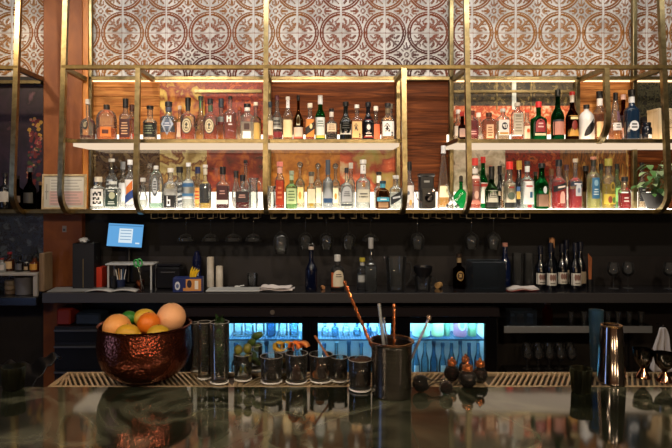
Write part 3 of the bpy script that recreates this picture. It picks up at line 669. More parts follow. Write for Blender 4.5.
MB().lathe([(0, .040), (.004, .042), (.15, .042), (.154, .040)], 28).build('canister_body', pbr('#121318', .3), t)
MB().lathe([(.155, .043), (.185, .043), (.19, .040)], 28).build('lid', pbr('#1c1d22', .3), t)
t = thing('glass_jar', (X(646.5, 4.03), 4.03, Z_UP+.0005), 'small dark jar with a white tag in front of the black canister', 'jar')
MB().lathe([(0, .033), (.005, .036), (.085, .036), (.1, .028), (.105, .030), (.125, .030), (.128, .027)], 24).build('jar_body', pbr('#181b24', .15), t)
MB().box(-.008, .016, -.0385, -.034, .012, .04).build('tag', pbr('#e8ecf0', .5), t)
t = thing('presentation_box', (X(661, 4.09), 4.09, Z_UP+.0005), 'pale wooden spirit box with burnt oval crest at the upper shelf right end', 'box', rz=.12)
MB().box(-.066, .066, -.06, .06, 0, .215, bev=.003).build('box_body', ramp_mat('pale_wood', 'noise', [(.3, '#b8a888'), (.7, '#cdbfa2')], (10, 10, 1), 6, rough=.5), t)
MB().box(-.067, .067, -.061, .061, .2155, .232, bev=.002).build('lid', ramp_mat('pale_wood', 'noise', [(.3, '#b8a888'), (.7, '#d2c6aa')], (10, 10, 1), 6, rough=.5), t)
mb = MB(); mb.tube([(.012+.026*math.cos(a), -.0605, .135+.019*math.sin(a)) for a in np.linspace(0, 2*PI, 20, endpoint=False)], .0016, 6, closed=True)
for j in range(3): mb.box(-.004, .028, -.0615, -.06, .126+.007*j, .1285+.007*j)
mb.box(-.02, .044, -.0615, -.06, .09, .094)
mb.build('crest', pbr('#6e5c40', .6), t)

# lower shelf, left rack
L(95.5, 178, 6.5, 1, 'narrow bottle with dark blue cap at the left end of the lower shelf', s=.55, nr=.5, liq=WATER, fill=.5, cap=('#233a5c', .22), labels=[('r', '#dfe6ea', 0, .85, .2, .5)])
L(97.5, 177, 14, 0, 'clear gin bottle with white label of bold black letters next to the framed paper', s=.66, nr=.42, liq=WATER, fill=.55, cap=('#d8cfba', .16), n=4, dr=.8, labels=[('r', '#eceae4', 0, .88, .1, .62), ('p', '#22241f', .1, .6, .16, .54, ['.#.##', '###.#', '#.#.#', '.....', '##.#.', '#.##.', '.....', '#.#.#', '##.##'])])
L(112, 181.5, 15.5, 0, 'short clear bottle with a dark green picture label', s=.74, nr=.4, liq=WATER, fill=.6, cap=('#d8dcd8', .1), **SQ, labels=[('r', '#22382e', 0, .76, .1, .72), ('t', '#cfd8cc', 0, .5, .16, .3, 2), ('o', '#b8bc9c', .1, .4, .36, .62), ('t', '#dfe4dc', 0, .55, .62, .7, 1)])
L(111, 159, 12.5, 1, 'tall bottle with navy label and silver neck behind the green picture label', s=.62, nr=.38, liq='#dce4ea', fill=.5, cap=('#e9ecee', .06), foil=('#2a2c34', .72, .78), labels=[('r', '#2c3340', 0, .9, .4, .66), ('t', '#aab6c4', 0, .6, .46, .6, 2)])
L(122.5, 162, 8.5, 1, 'slim clear bottle with steel grey cap between navy and orange labels', s=.6, nr=.45, liq=WATER, fill=.5, cap=('#8a9096', .16), labels=[('r', '#c8ccd0', 0, .85, .15, .55)])
L(129.5, 160, 10, 0, 'tall white frosted bottle with an orange and blue label beside the brass post', s=.66, nr=.4, glass='tint#f0f2f4', liq='#f4f6f8', fill=.6, cap=('#eef0f2', .1), labels=[('r', '#f0ece8', 0, .85, .1, .6), ('s', '#e07a30', .1, .6, .26, .58), ('s', '#2c4a8a', 0, .8, .1, .4)])
L(142.5, 178, 9.5, 0, 'small clear flask with flared lip right of the second brass post', style='flask', s=.5, nr=.42, liq=WATER, fill=.3, cap=('#e9e8e4', .12))
L(155.5, 166, 14, 0, 'arched clear bottle with a tall oval dark label and pale green foot', style='arch', s=.88, nr=.26, liq='#c8e4d4', fill=.14, cap=('#dfe0dc', .08), n=2.6, dr=.7, labels=[('o', '#5c6468', 0, .46, .3, .78), ('o', '#c9ced0', 0, .34, .36, .72), ('t', '#3a4044', 0, .26, .42, .66, 4)])
L(170, 168.5, 13.5, 0, 'white bottle with black base label marked with a white letter b', s=.62, nr=.34, glass='tint#eeeeec', liq='#f6f6f4', fill=.5, cap=('#e9e7e0', .1), n=2.6, labels=[('r', '#141417', 0, .94, .04, .34), ('p', '#f4f4f4', -.05, .26, .08, .32, ['#...', '#...', '####', '#..#', '#..#', '####'])])
LAT = [('r', '#c9ccd0', 0, .9, .12, .62)] + [('s', '#3c4248', 0, .9, z, z+.12) for z in (.1, .22, .34, .46)]
L(179.3, 167, 10.5, 1, 'clear bottle with black criss cross pattern and black cap', s=.64, nr=.5, liq='#c8ccd0', fill=.6, cap=('#1b1c20', .14), labels=LAT)
L(188, 163, 12.5, 0, 'tall clear vodka bottle with blue and white striped label', s=.6, nr=.3, liq=WATER, fill=.5, cap=('#dfe3e6', .08), labels=[('r', '#e6ecf0', 0, .9, .22, .6), ('r', '#3a6a98', 0, .9, .48, .56), ('r', '#4a80ac', 0, .9, .28, .34)])
L(197.5, 167, 8.5, 1, 'yellow bottle with orange label and navy cap behind the striped vodka', s=.62, nr=.46, liq='#e8c060', fill=.6, cap=('#1f2c56', .16), labels=[('r', '#dca050', 0, .85, .12, .5), ('t', '#a8341c', 0, .6, .2, .44, 3)])
L(205, 165, 12, 0, 'tall bottle with a large black label and yellow liquid below it', s=.56, nr=.32, liq='#e8cc70', fill=.2, cap=('#d8d4cc', .06), foil=('#c8c2b0', .78, .92), labels=[('r', '#1c2026', 0, .8, .14, .58)])
L(222.5, 167, 13, 0, 'square bottle of dark red liquid with a white strip and black cap', s=.6, nr=.36, liq='#6e1410', fill=.55, cap=('#151316', .18), **SQ, labels=[('r', '#3c0e12', 0, .8, .24, .56), ('t', '#b88a80', 0, .5, .34, .46, 2), ('r', '#e4dcd4', 0, .9, .12, .22)])
L(236, 171, 9, 1, 'round shouldered clear bottle with black cap behind the short red one', style='flask', s=.6, nr=.4, liq='#e0d4cc', fill=.3, cap=('#1c1a1c', .18))
L(242.3, 175, 14, 0, 'short square bottle of ruby liquid with a black label and black stopper', s=.56, nr=.32, liq='#8a1814', fill=.5, cap=('#18161a', .18), **SQ, labels=[('r', '#201014', 0, .82, .2, .52), ('t', '#c89a8c', 0, .55, .32, .44, 2)])
L(245.5, 160.5, 9, 1, 'tall clear bottle with dark capped neck near the middle post', s=.52, nr=.34, liq=WATER, fill=.4, cap=('#26282c', .06))
# small glass pitchers at the middle
def pitcher(px, top, wpx, y, label, zb, handle=1, name='glass_pitcher', group=None, m=None, flare=1.1):
    m = m or THIN
    r = wpx/2/FOC*y; H = Z(top, y)-zb
    t = thing(name, (X(px, y), y, zb+.0005), label, 'pitcher', group)
    MB().lathe([(0, r*.9), (.004, r*.97), (H*.3, r), (H*.6, r*.96), (H*.85, r*.9), (H*.97, r*flare), (H, r*flare*1.03), (H*.985, r*flare*.98), (H*.84, r*.86), (H*.3, r*.93), (.01, r*.85)], 24, capb=True).build('pitcher_body', m, t)
    MB().tube([(handle*r*.9, 0, H*.86), (handle*r*1.4, 0, H*.88), (handle*r*1.75, 0, H*.7), (handle*r*1.6, 0, H*.45), (handle*r*1.0, 0, H*.28)], .004, 8).build('handle', m, t)
    return t
pitcher(253.5, 178, 9, 4.06, 'small clear glass pitcher with white paper tag left of the middle post', Z_LO)
pitcher(271, 186, 8.5, 4.04, 'small clear glass pitcher with pointed handle right of the middle post', Z_LO, handle=-.8)
L(279.8, 162, 9.3, 0, 'orange red aperitif bottle with pale pink cap in the middle rack', s=.66, nr=.52, liq='#d04818', fill=.62, cap=('#e88a7c', .1), foil=('#e8b0a0', .76, .88), n=3, labels=[('r', '#b8380f', 0, .8, .1, .6), ('t', '#e88a5a', 0, .5, .2, .5, 3)])
L(291.5, 171, 12.3, 0, 'pale green tinted bottle with a light green label', s=.6, nr=.32, glass='tint#bcd8b0', liq='#dcecc8', fill=.55, cap=('#9aa890', .1), foil=('#a8bc98', .76, .88), labels=[('r', '#c0d49c', 0, .8, .14, .54), ('t', '#5a7a48', 0, .6, .2, .5, 4)])
BALL = dict(ball=True, cap=('#ffffff', .13), nr=.3)
L(300, 162, 9.5, 1, 'glass ball stoppered bottle with yellow label right behind the pale green one', s=.58, liq='#f0e4c0', fill=.5, **BALL, labels=[('r', '#ead08c', 0, .7, .12, .46), ('o', '#b8863a', 0, .35, .2, .36)])
L(311.5, 172, 9.5, 0, 'beaded clear bottle of straw coloured spirit with a small gold foot label', s=.6, nr=.5, liq='#f0e4b4', fill=.5, cap=('#5a564a', .1), foil=('#b8a888', .7, .88), labels=[('r', '#f4ecc8', 0, .8, .16, .54), ('r', '#a88a34', 0, .4, .08, .16)])
L(318, 163.5, 9, 1, 'glass ball stoppered bottle standing directly left of the blue grey necked bottle', s=.58, liq='#f4ecd8', fill=.5, **BALL, labels=[('r', '#e8dcb8', 0, .7, .12, .46)])
L(328, 160, 10.5, 0, 'silver labelled bottle with a long blue grey neck and navy foot label', s=.58, nr=.36, liq='#dfe4e8', fill=.54, cap=('#48525e', .3), labels=[('r', '#b8bec2', 0, .88, .22, .56), ('o', '#8e9498', 0, .5, .5, .66), ('r', '#31557e', 0, .85, .13, .22)])
L(335.5, 163.5, 9, 1, 'glass ball stoppered bottle right of the blue grey necked bottle', s=.58, liq='#f6f0dc', fill=.5, **BALL, labels=[('r', '#e8dcb8', 0, .6, .12, .46), ('o', '#b8863a', 0, .3, .2, .34)])
L(346.7, 168, 13, 0, 'clear tequila bottle with a shield shaped silver label', s=.58, nr=.26, liq=WATER, fill=.54, cap=('#2c2c30', .12), labels=[('a', '#6a6e70', 0, .82, .16, .58), ('a', '#c0c4c4', 0, .74, .18, .55), ('t', '#52585a', 0, .5, .3, .44, 3), ('r', '#3a3f42', 0, .85, .08, .13)])
L(351, 163, 8, 1, 'clear bottle with frosted neck behind the silver shield label', s=.6, nr=.42, liq=WATER, fill=.5, cap=('#dfdfda', .12))
L(363.3, 160, 14.5, 0, 'wide clear bottle with white neck band and yellow grey printed label', s=.58, nr=.36, liq=WATER, fill=.54, cap=('#e4e4e2', .08), foil=('#e8e8e6', .72, .9), labels=[('r', '#d3d0bc', 0, .86, .14, .4), ('t', '#55544a', 0, .7, .22, .34, 2), ('o', '#a8763c', 0, .24, .44, .54), ('p', '#1c1c1c', .2, .12, .78, .88, ['##', '#.', '##'])])
L(379, 172, 9.5, 1, 'white necked bottle with black cap behind the short brown bottle', s=.56, nr=.45, liq=WATER, fill=.5, cap=('#1b1c1e', .08), foil=('#efeeea', .7, .9))
L(383, 181, 14, 0, 'short round brown glass bottle with turquoise neck band and label', style='jug', s=.68, nr=.36, glass='#55341c', cap=('#1e3a48', .1), foil=('#4aa0bc', .76, .9), labels=[('r', '#b8a68a', 0, .7, .4, .66), ('r', '#46a0bc', 0, .88, .28, .42), ('t', '#e8f0f0', 0, .6, .31, .39, 1), ('r', '#8a6a48', 0, .7, .06, .24)])
L(396, 175.5, 12, 0, 'clear bottle with a slanted black label left of the dark brass post', s=.62, nr=.4, liq=WATER, fill=.5, cap=('#dfdeda', .1), n=3, labels=[('s', '#22262a', 0, .9, .12, .56), ('s', '#cfd4d8', 0, .6, .3, .4)])
L(409.5, 162, 10, 0, 'milky white slender bottle with black cap left of the camera', s=.56, nr=.4, glass='tint#e6e0dc', liq='#efe8e2', fill=.5, cap=('#17171a', .18), labels=[('r', '#e9e4de', 0, .8, .14, .5), ('o', '#6a707a', -.3, .25, .3, .38), ('o', '#d8a860', .1, .3, .08, .2)])
# folding camera on the shelf
t = thing('folding_camera', (X(426.5, 4.02), 4.02, Z_LO+.0005), 'old black folding camera with a grey lens plate standing on the lower shelf', 'camera')
MB().box(-.052, .052, -.012, .05, 0, .245, bev=.008).build('camera_body', pbr('#0d0d0e', .45), t)
MB().box(-.060, .060, -.02, .052, .232, .256, bev=.008).build('top_plate', pbr('#19191a', .35), t)
mb = MB()
for i in range(6): q = .046-.002*i; mb.box(-q, q, -.0135-.012*i, -.0125-.012*i+.008, .012+.002*i, .142-.002*i, bev=.002)
mb.build('bellows', pbr('#161515', .7), t)
lp = MB().box(-.048, .048, -.088, -.080, .01, .15, bev=.012).build('lens_plate', pbr('#3c3a36', .4, .5), t)
MB().lathe([(0, .03), (.012, .03), (.014, .024), (.010, .02), (.008, 0)], 24).build('lens', BLACKG, lp, (0, -.088, .085), (PI/2, 0, 0))
MB().lathe([(0, .012), (.006, .011), (.007, 0)], 16).build('dial', CHROME, lp, (.03, -.088, .13), (PI/2, 0, 0))
MB().box(-.02, .02, -.0145, -.012, .19, .205, bev=.001).build('viewfinder', pbr('#8a8a86', .3), t)
MB().tube([(-.052, -.02, .12), (-.085, -.03, .135), (-.075, -.05, .07), (-.02, -.09, .03), (.0, -.09, .0075)], .004, 6).build('strap', pbr('#3a1c16', .6), t)
L(443.8, 146, 12.5, 1, 'very tall slender cone shaped bottle of yellow liqueur with silver cap', style='cone', nr=.3, s=.9, liq='#f0bc58', fill=.84, cap=('#cfd0d2', .12), labels=[('r', '#f0dcb0', 0, .8, .18, .36)])
# swan necked decanter and glass stirrers in it
t = thing('swan_decanter', (X(452.5, 4.0), 4.0, Z_LO+.0005), 'clear swan necked glass decanter in front of the tall yellow bottle', 'decanter')
MB().lathe([(0, .028), (.006, .042), (.02, .048), (.035, .04), (.05, .022), (.065, .014)], 24, capt=False).build('decanter_body', THIN, t)
MB().tube([(0, 0, .06), (-.008, 0, .09), (-.03, 0, .11), (-.04, 0, .135), (-.03, 0, .16), (-.05, 0, .175)], .008, 10, radii=[.013, .010, .008, .008, .007, .009]).build('neck', THIN, t)
MB().tube([(.01, 0, .055), (.04, 0, .075), (.06, 0, .11), (.075, 0, .115)], .006, 8).build('spout', THIN, t)

# lower shelf, right rack
t = thing('green_decanter', (X(461, 4.14), 4.14, Z_LO+.0005), 'apple shaped green glass bottle with a tall stopper behind the brass post', 'bottle', LO['group'])
MB().lathe([(0, .03), (.01, .045), (.05, .058), (.1, .052), (.13, .03), (.145, .014), (.19, .012), (.195, .016), (.2, .014)], 24).build('glass_body', refr('#1c8a48', 1.4, 0, .2), t)
MB().lathe([(.2, .012), (.235, .015), (.245, .008)], 16).build('cap', pbr('#2c2418', .5), t)
L(475.5, 158.5, 11.5, 0, 'coral pink aperitif bottle with tall red cap right of the curved post', s=.6, nr=.42, liq='#e88464', fill=.6, cap=('#d8443c', .14), labels=[('r', '#e8907a', 0, .9, .1, .6), ('t', '#b83424', 0, .6, .44, .56, 2), ('r', '#f4d8cc', 0, .9, .6, .66), ('o', '#f0c0a8', 0, .4, .2, .36)], foil=('#e8e0d8', .7, .8))
L(483.5, 157, 9.5, 1, 'green vermouth bottle with red cap and white label behind the coral pink one', style='slope', s=.52, nr=.4, glass='#1a7a40', cap=('#cc2c2a', .12), labels=[('r', '#d8d4c8', 0, .9, .1, .5), ('r', '#a03024', 0, .9, .42, .48)])
L(490.9, 166, 5.4, 1, 'slim bottle with a coral red cap half hidden behind the dark green wine style bottle', s=.55, nr=.5, glass='#3c2c1c', cap=('#e06050', .2))
L(492.2, 166.5, 13, 0, 'dark olive green bottle with cream and black label and black neck', style='slope', s=.46, nr=.34, glass='#23401e', cap=('#14160f', .3), labels=[('r', '#cfccb8', 0, .9, .16, .44), ('t', '#4a4c3e', 0, .6, .26, .34, 2), ('r', '#14160f', 0, .92, .04, .16)])
L(500.3, 166, 8.5, 1, 'black bottle with long black neck right of the olive green one', style='slope', s=.46, nr=.42, glass='solid#101312', cap=('#0d0f0f', .2), labels=[('r', '#b8a888', 0, .8, .3, .4)])
L(504, 167.5, 6, 0, 'thin bottle with bronze cap squeezed before the red capped white labelled bottle', s=.6, nr=.5, liq='#b8844a', fill=.4, cap=('#7a6a54', .16), labels=[('r', '#cdb998', 0, .8, .2, .55)], y=4.11)
L(510.2, 162, 12, 0, 'white labelled vermouth bottle with black foot and bright red cap', s=.56, nr=.44, glass='tint#d8d8cc', liq='#e8e4d4', fill=.5, cap=('#d8342c', .16), labels=[('r', '#e0d8c0', 0, .92, .14, .54), ('t', '#a84038', 0, .6, .42, .5, 1), ('o', '#5c6a5a', 0, .6, .2, .36), ('r', '#181a1a', 0, .92, .03, .14)])
L(519.5, 161, 7.5, 1, 'black bottle with gold cap and yellow and blue label', s=.6, nr=.55, glass='solid#14161c', cap=('#d0a850', .18), labels=[('r', '#c8a24a', 0, .85, .2, .36), ('r', '#3c5c8a', 0, .85, .36, .46)])
L(528, 161.5, 13, 0, 'clear tequila bottle with red print and small blue square', s=.62, nr=.34, liq='#e0e8e0', fill=.56, cap=('#2a3038', .06), foil=('#d8dcd8', .78, .9), labels=[('r', '#e2e6e4', 0, .85, .1, .58), ('t', '#b83a34', 0, .65, .44, .52, 1), ('r', '#2a6088', .25, .22, .24, .36), ('r', '#b0282a', 0, .3, .04, .09)])
L(536, 172, 8, 1, 'emerald bottle partly hidden behind the dark green herbal bottle', style='slope', s=.5, nr=.4, glass='#1a8a50', cap=('#20241e', .1))
L(542.5, 163.5, 13, 0, 'dark green herbal bottle with round white seal over a brown label', style='slope', s=.56, nr=.4, glass='#12602e', cap=('#14181a', .1), labels=[('r', '#8a6a54', 0, .92, .06, .32), ('o', '#c9cdd0', .15, .3, .34, .5), ('r', '#0e1c14', 0, .9, .32, .34)])
L(552, 169, 7.5, 1, 'narrow bottle with brown cap left of the bright red aperitif', s=.6, nr=.5, liq='#e0b478', fill=.5, cap=('#5a3c26', .16))
L(559.8, 160, 14.5, 0, 'bright red aperitif bottle with a slanted black banner label', s=.58, nr=.34, liq='#e02c1c', fill=.56, cap=('#1a1e24', .13), labels=[('s', '#1b1a1c', 0, .92, .34, .56), ('s', '#e8d8cc', 0, .5, .42, .48), ('a', '#f0b0a0', .1, .34, .12, .36)])
L(567, 165, 7, 1, 'slim bottle with purple brown cap behind the bright red aperitif', s=.6, nr=.5, liq='#e8d0c0', fill=.5, cap=('#4a3440', .12), labels=[('r', '#d8ccc4', 0, .8, .2, .5)])
L(576.3, 159, 13.5, 0, 'rose pink liqueur bottle with a dark blue arched band and grey label', s=.56, nr=.28, liq='#d83444', fill=.4, cap=('#cfc6b4', .07), labels=[('r', '#27344c', 0, .92, .46, .54), ('t', '#e8e4e4', 0, .7, .475, .525, 1), ('a', '#c6ccd2', .05, .42, .26, .5), ('o', '#7a88a0', .05, .2, .32, .42)])
L(586.3, 166, 8.5, 1, 'black capped bottle behind between the rose pink and the blue labelled one', s=.6, nr=.5, glass='#4a3a24', cap=('#15161a', .12))
L(594.3, 157, 12.5, 0, 'pale yellow bottle with a tall blue label and black neck', s=.66, nr=.36, liq='#e8e49c', fill=.6, cap=('#d0907c', .05), foil=('#2a2c24', .82, .93), labels=[('r', '#2f6c94', 0, .6, .2, .6), ('o', '#8ab4cc', 0, .34, .44, .56), ('t', '#c8dce4', 0, .4, .26, .4, 3)])
L(601.5, 164, 7, 1, 'slim green tinged bottle behind the pale yellow one', s=.6, nr=.45, glass='tint#c0d0a0', liq='#dce0b0', fill=.5, cap=('#1c1e1c', .14))
L(609.3, 159, 13, 0, 'yellow liqueur bottle with round gold seal and floral label', s=.62, nr=.42, liq='#e8d064', fill=.5, cap=('#a8a24c', .14), labels=[('o', '#b89c3c', .2, .4, .36, .54), ('o', '#6a5a2a', .2, .24, .4, .5), ('r', '#d8c04c', 0, .9, .1, .3), ('o', '#9a5030', -.2, .3, .12, .26), ('o', '#5c8a3c', .4, .3, .12, .24)])
L(617.5, 164, 8, 1, 'green labelled bottle with dark cap right behind the yellow liqueur', s=.6, nr=.42, glass='tint#b8d8b0', liq='#b8d890', fill=.5, cap=('#202420', .12), labels=[('r', '#7cb060', 0, .8, .16, .46)])
L(625.5, 177, 11, 0, 'short square bottle half full of bright red liquid beside the potted plant', s=.6, nr=.44, liq='#c81420', fill=.5, cap=('#2c2e30', .14), **SQ, labels=[('t', '#f0e0dc', 0, .5, .2, .4, 2)])
L(642.5, 163, 7, 1, 'tall black labelled bottle behind the short red one near the plant', s=.6, nr=.44, liq='#e0c8a8', fill=.5, cap=('#17181a', .16), labels=[('r', '#15161a', 0, .95, .16, .56), ('t', '#9a9a96', 0, .5, .3, .44, 2)])
# left bay
L(4, 173, 14, 0, 'dim dark bottle with white label at the far left of the shelf', y=3.99+.06, s=.6, nr=.3, glass='solid#15161a', cap=('#1a1a1e', .1), labels=[('r', '#cfc9bd', 0, .8, .2, .48)])
L(17, 176, 10, 0, 'dim brown bottle in the left bay between the dark labelled bottle and curved post', s=.6, nr=.32, glass='#2a1a10', cap=('#1a1410', .1), labels=[('r', '#5a4a3c', 0, .8, .2, .4)])
L(29, 168, 12, 0, 'dark long necked bottle right of the curved post in the left bay', style='slope', s=.5, nr=.3, glass='#1c2016', cap=('#4a4c50', .1), labels=[('r', '#3c3a36', 0, .8, .15, .4)])
L(40, 182, 7, 0, 'short dark bottle at the right end of the left bay beside the framed paper', s=.6, nr=.36, glass='#1a1410', cap=('#7a5a3a', .12), y=4.06)

# framed paper
t = thing('framed_certificate', (X(65, 3.98), 3.96, Z_LO+.0005), 'wood framed typed certificate with pink lower half leaning on the brown pillar', 'picture frame')
t.rotation_euler = (-.06, 0, 0)
fw, fh = 44/FOC*3.98, 35/FOC*3.98
mb = MB(); b_ = .014
mb.box(-fw/2, fw/2, -.008, .008, 0, b_, bev=.002).box(-fw/2, fw/2, -.008, .008, fh-b_, fh, bev=.002).box(-fw/2, -fw/2+b_, -.008, .008, b_, fh-b_, bev=.002).box(fw/2-b_, fw/2, -.008, .008, b_, fh-b_, bev=.002)
mb.build('frame', ramp_mat('gilt_wood', 'noise', [(.3, '#a08a62'), (.7, '#c8b088')], (4, 4, 4), 6, rough=.4), t)
MB().box(-fw/2+b_, fw/2-b_, -.002, .004, b_, fh-b_).build('mat_board', pbr('#b9b6a8', .6), t)
mb = MB(); x0, x1 = -fw/2+.055, fw/2-.022
mb.box(x0, x1, -.0035, -.002, .03, fh*.52, 0); mb.box(x0, x1, -.0035, -.002, fh*.52, fh-.03, 1)
for j in range(9):
    z_ = fh-.045-j*.021; mb.box(x0+.008, x1-.01-.03*((j*3) % 4)/3, -.0045, -.0035, z_, z_+.005, 2)
mb.box(-fw/2+.03, -fw/2+.036, -.0035, -.002, .07, fh-.07, 2); mb.box(-fw/2+.022, -fw/2+.046, -.0035, -.002, .12, .128, 2)
mb.build('paper', [pbr('#c9a49c', .6), pbr('#c6c4ba', .6), pbr('#8a8880', .6)], t)
# potted plant
pr = random.Random(5)
t = thing('potted_plant', (X(658.5, 4.0), 4.03, Z_LO+.0005), 'leafy green plant in a dark pot at the right end of the lower shelf', 'plant')
MB().lathe([(0, .05), (.004, .056), (.10, .088), (.112, .092), (.118, .09), (.112, .082), (.1, .08), (.095, 0)], 28).build('pot', pbr('#0c0a08', .7), t)
MB().ball((0, 0, .098), .078, 16, sc=(1, 1, .12)).build('soil', pbr('#1c140d', .9), t)
lf = MB(); st = MB()
for i in range(58):
    a = pr.uniform(0, 2*PI); rad = pr.uniform(.02, .15); hz = pr.uniform(.13, .36)-rad*.35
    tip = Vector((math.cos(a)*rad, math.sin(a)*rad*.7-.03, hz))
    if tip.y > .17: tip.y = .17
    base = Vector((pr.uniform(-.03, .03), pr.uniform(-.03, .03), .1))
    mid = (base+tip)/2+Vector((0, 0, .04))
    st.tube([base, mid, tip], .0018, 5)
    d = Vector((math.cos(a)+pr.uniform(-.5, .5), math.sin(a)-.5, pr.uniform(-.6, .2))).normalized(); L_ = pr.uniform(.05, .085); W2 = L_*.36
    s_ = d.cross(Vector((0, 0, 1))).normalized(); nrm = s_.cross(d); mi = pr.choice([0, 0, 1, 2])
    vs = []; 
    for j in range(7):
        u = j/6; ww = W2*math.sin(PI*min(1, u*.95+.06))**.7*(1-.35*u)
        c = tip+d*L_*u+Vector((0, 0, -L_*.35*u*u))
        vs += [c-s_*ww+nrm*ww*.25, c, c+s_*ww+nrm*ww*.25]
    lf.add(vs, [q for j in range(6) for q in ((3*j, 3*j+1, 3*j+4, 3*j+3), (3*j+1, 3*j+2, 3*j+5, 3*j+4))], mi)
st.build('stem', pbr('#3f5a2a', .5), t)
lf.build('foliage', [pbr('#4f8040', .4), pbr('#a4c08c', .45), pbr('#2c5226', .4)], t, ang=180)

# glass hangers under the lower shelf, with hanging glasses
def hanger(px, y0=4.0):
    t = thing('glass_hanger', (X(px, y0), y0, Z_LO-.029), 'brass channel for stemmed glasses screwed under the bottle shelf', 'glass rack', 'glass hangers under the bottle shelf')
    mb = MB(); W2 = .056
    for s_ in (-1, 1):
        mb.tube([(s_*W2, 0, 0), (s_*W2, 0, -.036), (s_*W2*.45, 0, -.036)], .003, 6)
        mb.tube([(s_*W2, .18, 0), (s_*W2, .18, -.036), (s_*W2*.45, .18, -.036)], .0022, 6)
        mb.tube([(s_*W2*.45, -.002, -.036), (s_*W2*.45, .182, -.036)], .0022, 6)
    mb.build('wire', pbr('#c8b68a', .5, .2), t); return t
HX = [159, 181.5, 205.3, 228.3, 250.7, 278.8, 303, 326, 348.3, 371, 421, 444, 474.5, 498, 522]
h0 = hanger(HX[0])
ORD = ['first', 'second', 'third', 'fourth', 'fifth', 'sixth', 'seventh', 'eighth', 'ninth', 'tenth', 'eleventh', 'twelfth', 'thirteenth', 'fourteenth', 'fifteenth']
h0['label'] = 'brass glass hanger under the bottle shelf, leftmost, nearest the till screen'
for i_, px in enumerate(HX[1:]): dup(h0, (X(px, 4.0), 4.0, Z_LO-.029), 0, ORD[i_+1]+' brass glass hanger from the left under the bottle shelf')
def stem_glass(name, Hb, rb, stem, label, cat, group, coupe=False, rfoot=.034):
    """upright, origin at the foot"""
    t = thing(name, (0, 0, 0), label, cat, group)
    MB().lathe([(0, rfoot), (.0015, rfoot), (.004, .008), (.008, .004), (stem*.5, .0032), (stem-.006, .004), (stem, .007)], 24).build('stem', THIN_BAR, t)
    if coupe: P = [(stem, .006), (stem+Hb*.2, rb*.55), (stem+Hb*.55, rb*.92), (stem+Hb, rb), (stem+Hb*.98, rb*.98), (stem+Hb*.5, rb*.9), (stem+Hb*.22, rb*.5), (stem+.006, .002)]
    else: P = [(stem, .007), (stem+Hb*.08, rb*.5), (stem+Hb*.22, rb*.86), (stem+Hb*.4, rb), (stem+Hb*.7, rb*.92), (stem+Hb, rb*.72), (stem+Hb*.995, rb*.70), (stem+Hb*.7, rb*.9), (stem+Hb*.4, rb*.97), (stem+Hb*.22, rb*.83), (stem+Hb*.1, rb*.45), (stem+.006, .002)]
    MB().lathe(P, 28, capb=False, capt=False).build('bowl', THIN_BAR, t)
    return t
zf = Z_LO-.029-.033
big = stem_glass('wine_glass', .16, .056, .10, 'large wine glass hanging upside down, the biggest of the hanging row', 'wine glass', 'hanging wine glasses')
big.location = (X(281, 4.05), 4.05, zf); big.rotation_euler = (PI, 0, 0)
mid_l = ['wine glass hanging directly above the dark swing top bottle', 'wine glass hanging right of the dark swing top bottle, left of its twin', 'wine glass hanging above the right edge of the bottle with orange label', 'wine glass hanging alone above the coffee funnel jug', 'wine glass hanging above the clear bin, left of two', 'wine glass hanging above the blue bottle, right of two']
mid0 = None
for px, lb in zip((305.5, 326.5, 348.5, 417.5, 471.5, 493.5), mid_l):
    if mid0 is None: mid0 = stem_glass('wine_glass', .125, .052, .11, lb, 'wine glass', 'hanging wine glasses'); o = mid0
    else: o = dup(mid0, (0, 0, 0), 0, lb)
    o.location = (X(px, 4.13), 4.13, zf); o.rotation_euler = (PI, 0, 0)
cp0 = None
for px, lb in zip((186, 210.5, 233.5, 253.5, 370.5), ['coupe glass hanging upside down nearest the lit screen', 'coupe glass hanging above the two white candles', 'coupe glass hanging above the left of the empty tumbler', 'coupe glass hanging above the right of the empty tumbler', 'coupe glass hanging above the tall clear bottle by the jug']):
    if cp0 is None: cp0 = stem_glass('coupe_glass', .055, .062, .12, lb, 'coupe glass', 'hanging coupe glasses', coupe=True); o = cp0
    else: o = dup(cp0, (0, 0, 0), 0, lb)
    o.location = (X(px, 4.13), 4.13, zf); o.rotation_euler = (PI, 0, 0)

# ------------------------------------------------------------------ back counter
CZ = Z(293, 3.9)
GRANITE = ramp_mat('black_granite', 'noise', [(0.3, '#151517'), (0.7, '#242326')], (1, 1, 1), 60, rough=.13, spec=.6)
t = thing('worktop', (0, 3.9, CZ), 'polished black stone worktop running along the back wall under the bottle shelf', 'worktop')
MB().box(X(42, 3.9), 2.9, .012, WY-.013-3.9, -.065, 0, bev=.003).build('stone_top', GRANITE, t)
MB().box(X(42, 3.9), 2.9, 0, .0118, -.070, -.001, bev=.002).build('front_edge', pbr('#3a3838', .4), t)
t = tag(box('side_worktop', -3.2, X(40, 3.95), 3.9, 4.18, CZ-.09, CZ-.03, pbr('#121213', .25), bev=.004), 'dark lower worktop at the far left below the white bottle table', 'worktop')
def on(px, py, r=0):       # a contact point on the worktop, py its nearest foot pixel
    d = (EYE-CZ)*FOC/(py-CY); return X(px, d+r), d+r
def sz(px, d): return px/FOC*d

